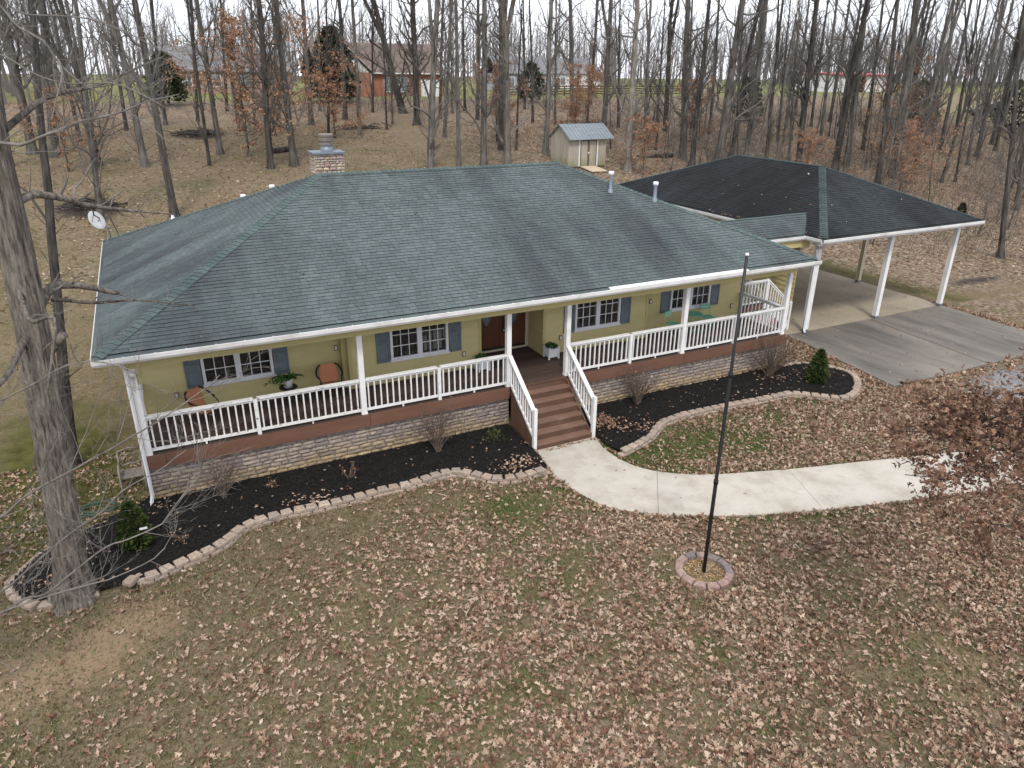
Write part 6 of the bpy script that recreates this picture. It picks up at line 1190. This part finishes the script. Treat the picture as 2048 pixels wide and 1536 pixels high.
# twigs on the ground
n = 420; x, y = pick(n, -4, 26, -13, 3, lambda x, y: np.ones_like(x)*.6, lr); n = len(x); a = lr.uniform(0, 6.28, n); L = lr.uniform(.06, .35, n); s3 = np.linspace(-.5, .5, 3)
P = np.stack([x, y, hgt(x, y)+.012], 1)[:, None]+np.stack([np.cos(a), np.sin(a), 0*a], 1)[:, None]*(L[:, None, None]*s3[None, :, None])+lr.normal(0, .01, (n, 3, 3))*np.array([1, 1, .3])
tag(add('fallen_twigs', mesh('fallen_twigs', *tubes(P, np.full((n, 3), .005), 4)), M_twigred), 'small bare twigs lying among the leaves on the lawn', 'twigs', kind='stuff')
# ------------------------------------------------------------------ garden shed behind the house
M_shedw = plain('shed_siding', [(.30, .27, .20), (.42, .38, .30)], 1.2, .8, .2, .006, stretch=(1, 1, .4))
def shed_mat():
    m, n, b = newmat('mossy_shed_siding'); p = wpos(n); c = ramp(n, noise(n, p, 1.6, 5, .6, (2, 2, .4)), [(.27, .245, .20), (.37, .34, .285)], [.3, .7])
    s = N(n, 'ShaderNodeSeparateXYZ'); n.links.new(p, s.inputs[0]); f = mathn(n, 'ADD', s.outputs[2], mathn(n, 'MULTIPLY', noise(n, p, 2.5, 5), 1.3)); c = mixc(n, ramp(n, f, [.75, 0.], [.42, .62]) if False else ramp(n, mathn(n, 'SUBTRACT', f, 3.9), [.7, 0.], [.35, 1.0]), c, (.17, .19, .085))
    n.links.new(c, b.inputs['Base Color']); b.inputs['Roughness'].default_value = .85; return m
M_shed = shed_mat(); M_tin = plain('metal_roofing', [(.17, .20, .225), (.27, .30, .325)], 2.2, .45, .05, .004, metal=.35, stretch=(.5, 3, 1))
M_brown = plain('brown_trim', [(.10, .07, .05), (.15, .11, .085)], 5, .8, .1)
SX0, SX1, SY0, SY1 = 29.8, 33.05, 30.6, 33.2; SZ = min(h1(SX0, SY0), h1(SX1, SY0))-.05; E0 = SZ+.2; EH = E0+2.05; RH = EH+.85; ym = (SY0+SY1)/2
shed = thing('garden_shed', 'small cream wooden shed with grey metal gable roof and double doors behind the house', 'shed', (SX0, SY0, SZ))
sw = add('wall', MB().box((SX0, SY0, E0), (SX1, SY1, EH)).raw([(SX0+.001, SY0, EH), (SX0+.001, SY1, EH), (SX0+.001, ym, RH-.05), (SX1-.001, SY0, EH), (SX1-.001, SY1, EH), (SX1-.001, ym, RH-.05)], T=[(0, 2, 1), (3, 4, 5)]).mesh('wall'), M_shed, shed)
for x in np.arange(SX0+.05, SX1, .2):
    if not (30.72 < x < 32.3): boxo('batten', (x-.012, SY0-.014, E0), (x+.012, SY0-.001, EH), M_shed, sw)
for y in np.arange(SY0+.1, SY1, .2): boxo('batten', (SX0-.014, y-.012, E0), (SX0-.001, y+.012, EH+.7*(1-abs(y-ym)/1.3)), M_shed, sw)
for s in (-1, 1):
    ye = ym+s*1.62; ze = EH-.12; rp_ = add('roof_sheet', MB().raw([(SX0-.12, ye, ze), (SX1+.5, ye, ze), (SX1+.5, ym, RH), (SX0-.12, ym, RH), (SX0-.12, ye, ze-.05), (SX1+.5, ye, ze-.05), (SX1+.5, ym, RH-.05), (SX0-.12, ym, RH-.05)], [(0, 1, 2, 3), (7, 6, 5, 4), (0, 4, 5, 1), (1, 5, 6, 2), (0, 3, 7, 4)]).mesh('roof_sheet'), M_tin, shed)
    for x in np.arange(SX0-.05, SX1+.5, .3): add('roof_rib', MB().bar((x, ye, ze+.012), (x, ym, RH+.012), .03, .025).mesh('roof_rib'), M_tin, rp_)
boxo('skid', (SX0+.1, SY0+.05, SZ-.15), (SX1-.1, SY0+.2, E0), M_brown, shed); boxo('skid', (SX0+.1, SY1-.2, SZ-.15), (SX1-.1, SY1-.05, E0), M_brown, shed)
fm = MB(); xa, xb = 30.78, 32.22
for a, b in (((xa-.1, SY0-.03, E0), (xa, SY0-.002, E0+1.95)), ((xb, SY0-.03, E0), (xb+.1, SY0-.002, E0+1.95)), ((xa, SY0-.03, E0+1.85), (xb, SY0-.002, E0+1.95))): fm.box(a, b)
add('door_frame', fm.mesh('door_frame'), M_trim, shed)
for a, b in ((xa+.01, (xa+xb)/2-.01), ((xa+xb)/2+.01, xb-.01)):
    d = boxo('door', (a, SY0-.025, E0+.03), (b, SY0-.003, E0+1.84), M_shed, shed); f2 = MB()
    for q in (((a, SY0-.045, E0+.03), (a+.07, SY0-.026, E0+1.84)), ((b-.07, SY0-.045, E0+.03), (b, SY0-.026, E0+1.84)), ((a+.07, SY0-.045, E0+1.77), (b-.07, SY0-.026, E0+1.84))): f2.box(*q)
    add('door_trim', f2.mesh('door_trim'), M_brown, d)
add('door_latch', MB().box((31.44, SY0-.07, E0+.9), (31.56, SY0-.047, E0+1.0)).mesh('door_latch'), M_gutter, shed)
add('ramp', MB().raw([(30.85, SY0-.05, E0+.02), (32.1, SY0-.05, E0+.02), (32.3, SY0-1.35, SZ+.0), (31.05, SY0-1.35, SZ+.0), (30.85, SY0-.05, E0-.05), (32.1, SY0-.05, E0-.05), (32.3, SY0-1.35, SZ-.08), (31.05, SY0-1.35, SZ-.08)], [(0, 3, 2, 1), (4, 5, 6, 7), (0, 4, 7, 3), (1, 2, 6, 5), (2, 3, 7, 6)]).mesh('ramp'), plain('bare_plywood', [(.42, .34, .25), (.52, .43, .33)], 3, .8, .1), shed)
# ------------------------------------------------------------------ far houses, barn, car, fence
M_brick = None
def brick_mat():
    m, n, b = newmat('red_brick'); p = wpos(n); t = N(n, 'ShaderNodeTexBrick'); mp = N(n, 'ShaderNodeMapping'); mp.inputs['Rotation'].default_value = (math.pi/2, 0, 0); n.links.new(p, mp.inputs[0]); n.links.new(mp.outputs[0], t.inputs['Vector'])
    t.inputs['Color1'].default_value = (.25, .09, .055, 1); t.inputs['Color2'].default_value = (.32, .13, .08, 1); t.inputs['Mortar'].default_value = (.36, .28, .23, 1); t.inputs['Scale'].default_value = 4.5; t.inputs['Mortar Size'].default_value = .012
    n.links.new(t.outputs[0], b.inputs['Base Color']); b.inputs['Roughness'].default_value = .9; return m
M_brick = brick_mat(); M_broof = plain('brown_shingle_roof', [(.10, .075, .065), (.16, .125, .11)], 1.5, .9, .2, .02); M_groof2 = plain('grey_shingle_roof', [(.12, .12, .125), (.19, .19, .2)], 1.5, .9, .2, .02)
M_wsiding = plain('white_house_siding', [(.58, .58, .58), (.68, .68, .68)], 2, .7, 0); M_pane = plain('far_window_pane', [(.10, .12, .14), (.2, .23, .26)], 1, .15, 0)
def gable_roof(x0, x1, y0, y1, ze, zr, axis, ov=.35, th=.12):
    if axis == 'x':
        ym = (y0+y1)/2; P = [(x0-ov, y0-ov, ze), (x1+ov, y0-ov, ze), (x1+ov, ym, zr), (x0-ov, ym, zr), (x0-ov, y1+ov, ze), (x1+ov, y1+ov, ze)]
    else:
        xm = (x0+x1)/2; P = [(x0-ov, y1+ov, ze), (x0-ov, y0-ov, ze), (xm, y0-ov, zr), (xm, y1+ov, zr), (x1+ov, y1+ov, ze), (x1+ov, y0-ov, ze)]
    P = np.array(P); V = np.vstack([P, P-np.array([0, 0, th])]); return MB().raw(V, [(0, 1, 2, 3), (3, 2, 5, 4), (9, 8, 7, 6), (10, 11, 8, 9), (0, 6, 7, 1), (4, 5, 11, 10), (1, 7, 8, 2), (2, 8, 11, 5), (0, 3, 9, 6), (3, 4, 10, 9)])
def winpart(parent, x0, x1, z0, z1, y, cols=2, rows=2):
    w = add('window', MB().box((x0-.08, y-.06, z0-.08), (x1+.08, y-.002, z1+.08)).mesh('window'), M_wsiding, parent)
    for i in range(cols):
        for j in range(rows):
            a, b = x0+(x1-x0)*i/cols+.02, x0+(x1-x0)*(i+1)/cols-.02; c, d = z0+(z1-z0)*j/rows+.02, z0+(z1-z0)*(j+1)/rows-.02; boxo('pane', (a, y-.075, c), (b, y-.062, d), M_pane, w)
bz = 6.95; bh = thing('brick_house', 'red brick house with white gable and brown roof beyond the trees', 'house', (30, 80, bz))
add('wall', MB().box((23.6, 79.5, bz-.5), (39.5, 90, bz+3)).mesh('wall'), M_brick, bh); add('wall', MB().box((23.8, 78, bz-.5), (29.2, 79.49, bz+3)).mesh('wall'), M_brick, bh)
add('roof', gable_roof(23.6, 39.5, 79.5, 90, bz+3, bz+6.6, 'x').mesh('roof'), M_broof, bh); add('roof', gable_roof(23.8, 29.2, 78, 84, bz+3, bz+5.8, 'y').mesh('roof'), M_broof, bh)
add('gable', MB().raw([(23.8, 77.98, bz+3), (29.2, 77.98, bz+3), (26.5, 77.98, bz+5.7)], T=[(0, 1, 2)]).mesh('gable'), M_wsiding, bh); bgm = MB().bar((23.4, 77.6, bz+3), (26.5, 77.6, bz+5.85), .05, .22, (0, -1, 0)).bar((29.6, 77.6, bz+3), (26.5, 77.6, bz+5.85), .05, .22, (0, -1, 0)); add('rake_trim', bgm.mesh('rake_trim'), M_wsiding, bh)
boxo('gutter', (29.6, 79.0, bz+2.85), (39.8, 79.14, bz+3.0), M_wsiding, bh); winpart(bh, 26.2, 26.9, bz+4.0, bz+4.5, 77.97, 1, 1); winpart(bh, 31.5, 32.6, bz+.8, bz+2.4, 79.49); winpart(bh, 33.2, 34.6, bz+.8, bz+2.4, 79.49, 3, 2); winpart(bh, 25.5, 27.5, bz+.8, bz+2.2, 77.99)
boxo('garage_door', (36.4, 79.42, bz), (38.9, 79.495, bz+2.2), M_wsiding, bh); add('downspout', MB().tube([(29.3, 77.9, bz+2.9), (29.4, 78.0, bz+2.6), (29.4, 78.0, bz)], .06, 5).mesh('downspout'), M_wsiding, bh)
def farhouse(label, x0, x1, y0, y1, z, hgt_, rise, wm, rm, nw):
    t = thing('house', label, 'house', ((x0+x1)/2, (y0+y1)/2, z)); add('wall', MB().box((x0, y0, z-1), (x1, y1, z+hgt_)).mesh('wall'), wm, t); add('roof', gable_roof(x0, x1, y0, y1, z+hgt_, z+hgt_+rise, 'x').mesh('roof'), rm, t)
    for i in range(nw): c = x0+(x1-x0)*(i+.7)/(nw+.4); winpart(t, c-.5, c+.5, z+.9, z+2.2, y0)
    boxo('door', (x0+.6, y0-.05, z), (x0+1.5, y0-.002, z+2.05), M_brown, t)
farhouse('low brown house with long grey roof far behind the left back yard', 6.5, 21.5, 88, 97, 7.3, 2.7, 2.9, plain('tan_brick', [(.28, .2, .15), (.34, .25, .19)], 2, .9, 0), M_groof2, 4)
farhouse('grey house with blue-grey roof beyond the rail fence', 56, 65, 96, 104, 7.3, 2.8, 2.6, plain('blue_grey_siding', [(.28, .30, .33), (.36, .38, .41)], 2, .8, 0), M_groof2, 3); farhouse('pale house with grey roof beyond the right part of the rail fence', 70, 80, 104, 112, 7.4, 2.8, 2.6, M_wsiding, M_groof2, 3)
bn2 = thing('barn', 'white barn with red roof and red trim across the far field', 'barn', (132, 92, 7.3)); add('wall', MB().box((124.5, 90, 6.3), (139.5, 100, 10.4)).mesh('wall'), M_wsiding, bn2); M_rroof = plain('red_metal_roof', [(.28, .035, .035), (.34, .05, .05)], 2, .5, 0)
add('roof', gable_roof(124.5, 139.5, 90, 100, 10.4, 10.85, 'x', .4).mesh('roof'), M_rroof, bn2); boxo('door', (129.2, 89.93, 7.2), (132.6, 89.995, 10.0), M_dark, bn2)
for x in (124.6, 129.0, 132.8, 139.4): boxo('trim', (x-.14, 89.9, 6.9), (x+.14, 89.99, 10.39), M_rroof, bn2)
boxo('trim', (124.5, 89.6, 10.2), (139.5, 89.7, 10.45), M_rroof, bn2)
ps = thing('small_outbuilding', 'little weathered outbuilding with white gable trim at the wood edge by the fence', 'shed', (73.5, 67, h1(73.5, 67))); pz = h1(73.5, 67)
add('wall', MB().box((72.2, 66.5, pz-.4), (75, 69.5, pz+1.9)).raw([(72.2, 66.49, pz+1.9), (75, 66.49, pz+1.9), (73.6, 66.49, pz+2.9)], T=[(0, 1, 2)]).mesh('wall'), M_shedw, ps); add('roof', gable_roof(72.2, 75, 66.5, 69.5, pz+1.9, pz+3.0, 'y', .25).mesh('roof'), M_groof2, ps); add('rake_trim', MB().bar((71.9, 66.2, pz+1.85), (73.6, 66.2, pz+3.0), .05, .15, (0, -1, 0)).bar((75.3, 66.2, pz+1.85), (73.6, 66.2, pz+3.0), .05, .15, (0, -1, 0)).mesh('rake_trim'), M_wsiding, ps); boxo('door', (73.2, 66.44, pz), (74.1, 66.485, pz+1.7), M_brown, ps)
M_fence = plain('dark_fence_wood', [(.022, .019, .017), (.045, .04, .036)], 4, .85, .1)
fe = thing('rail_fence', 'dark four-rail wooden fence along the edge of the green field', 'fence', (51, 77.2, h1(51, 77.2)))
fxs = np.arange(47, 90, 2.5); fys = 77.2+(fxs-51)*.07; fzs = hgt(fxs, fys)
for i in range(len(fxs)):
    boxo('post', (fxs[i]-.07, fys[i]-.07, fzs[i]-.3), (fxs[i]+.07, fys[i]+.07, fzs[i]+1.35), M_fence, fe)
    if i < len(fxs)-1:
        for h in (.3, .62, .94, 1.26): add('rail', MB().bar((fxs[i], fys[i]-.09, fzs[i]+h), (fxs[i+1], fys[i+1]-.09, fzs[i+1]+h), .04, .14).mesh('rail'), M_fence, fe)
M_car = plain('dark_car_paint', [(.035, .03, .032), (.055, .045, .048)], 1, .3, 0, spec=.5); M_tyre = plain('tyre', [(.015, .015, .015), (.025, .025, .025)], 5, .9, 0); M_rim = plain('wheel_rim', [(.35, .35, .36), (.45, .45, .46)], 5, .35, 0, metal=.6)
def suv(x, y, rz):
    z = h1(x, y); t = thing('parked_car', 'dark car with pale roof parked on the grass by the right woods', 'car', (x, y, z)); R = Matrix.Translation((x, y, z)) @ Matrix.Rotation(rz, 4, 'Z')
    prof = [(-2.2, .35), (-2.25, .75), (-2.1, .95), (-1.0, 1.02), (-.35, 1.55), (.3, 1.66), (1.5, 1.62), (2.1, 1.05), (2.25, .85), (2.2, .35)]
    V = [(a, s*(.9 if b < 1.1 else .72), b) for s in (-1, 1) for a, b in prof]; n = len(prof)
    add('body', MB().raw(xf(np.array(V), R), [(i, (i+1) % n, n+(i+1) % n, n+i) for i in range(n)], P=[list(range(n))[::-1], list(range(n, 2*n))]).mesh('body'), M_car, t)
    add('roof_panel', MB().raw(xf(np.array([(-.3, -.7, 1.60), (.3, -.7, 1.70), (1.5, -.7, 1.66), (1.5, .7, 1.66), (.3, .7, 1.70), (-.3, .7, 1.60)]), R), P=[[0, 1, 2, 3, 4, 5]]).mesh('roof_panel'), M_rim, t)
    for s in (-1, 1):
        for a0, a1, b0, b1 in ((-.75, -.25, .25, .25), (.32, .32, 1.0, 1.0), (1.08, 1.08, 1.75, 1.45)): add('window', MB().raw(xf(np.array([(a0, s*.86, 1.08), (b0, s*.86, 1.08), (b1, s*.765, 1.5), (a1, s*.765, 1.5)]), R), [(0, 1, 2, 3) if s < 0 else (3, 2, 1, 0)]).mesh('window'), M_pane, t)
        for wx_ in (-1.4, 1.4):
            w = add('wheel', MB().tube(xf(np.array([(wx_, s*.72, .34), (wx_, s*.93, .34)]), R), .34, 16).mesh('wheel'), M_tyre, t); add('rim', MB().tube(xf(np.array([(wx_, s*.925, .34), (wx_, s*.945, .34)]), R), .2, 12).mesh('rim'), M_rim, w)
        add('headlight', MB().box((-2.27, s*.7-.15, .72), (-2.19, s*.7+.15, .88), R).mesh('headlight'), M_rim, t); add('taillight', MB().box((2.16, s*.75-.1, .85), (2.27, s*.75+.1, 1.05), R).mesh('taillight'), M_rroof, t)
suv(102.3, 45.4, math.radians(-20))
# burnt brush heaps and log in the back yard
def heap(label, x, y, w, n, seed):
    r = np.random.default_rng(seed); a = r.uniform(0, 3.14, n); L = r.uniform(.4, 1.6, n); c = np.stack([x+r.normal(0, w*.4, n), y+r.normal(0, w*.3, n), h1(x, y)+np.abs(r.normal(.1, .12, n))], 1); d = np.stack([np.cos(a), np.sin(a), r.normal(0, .15, n)], 1)
    P = c[:, None]+d[:, None]*(L[:, None, None]*np.linspace(-.5, .5, 3)[None, :, None]); tag(add('brush_heap', mesh('brush_heap', *tubes(P, np.repeat(r.uniform(.012, .04, n)[:, None], 3, 1), 4)), M_barkd), label, 'brush heap', kind='stuff')
heap('burnt dark brush heap on the leafy ground far behind the left yard', 6.2, 46.5, 2.2, 120, 1); heap('burnt dark brush heap near the satellite dish corner of the yard', -1.0, 28.6, 1.8, 70, 2); heap('scattered dark sticks in front of the brick house', 19, 47.5, 2.4, 50, 3)
def log(label, x, y, a, L, r0):
    z = h1(x, y)+r0*.7; t = thing('fallen_log', label, 'log', (x, y, z)); d = np.array((math.cos(a), math.sin(a), .02)); p = np.array((x, y, z)); add('stem', MB().tube([p-d*L/2, p-d*L*.2, p+d*L*.2+(0, 0, .03), p+d*L/2], [r0, r0*1.05, r0*.95, r0*.85], 10).mesh('stem', True), M_barkd, t); add('branch_stub', MB().tube([p, p+np.array((-.1, -.25, .2))], [r0*.4, r0*.25], 6).mesh('branch_stub'), M_barkd, t)
log('short dark fallen log on the yard behind the chimney', 11.1, 39.3, .3, 1.6, .2); log('dark fallen log among leaves in the woods behind the shed', 39.5, 33, -.2, 3.2, .16)
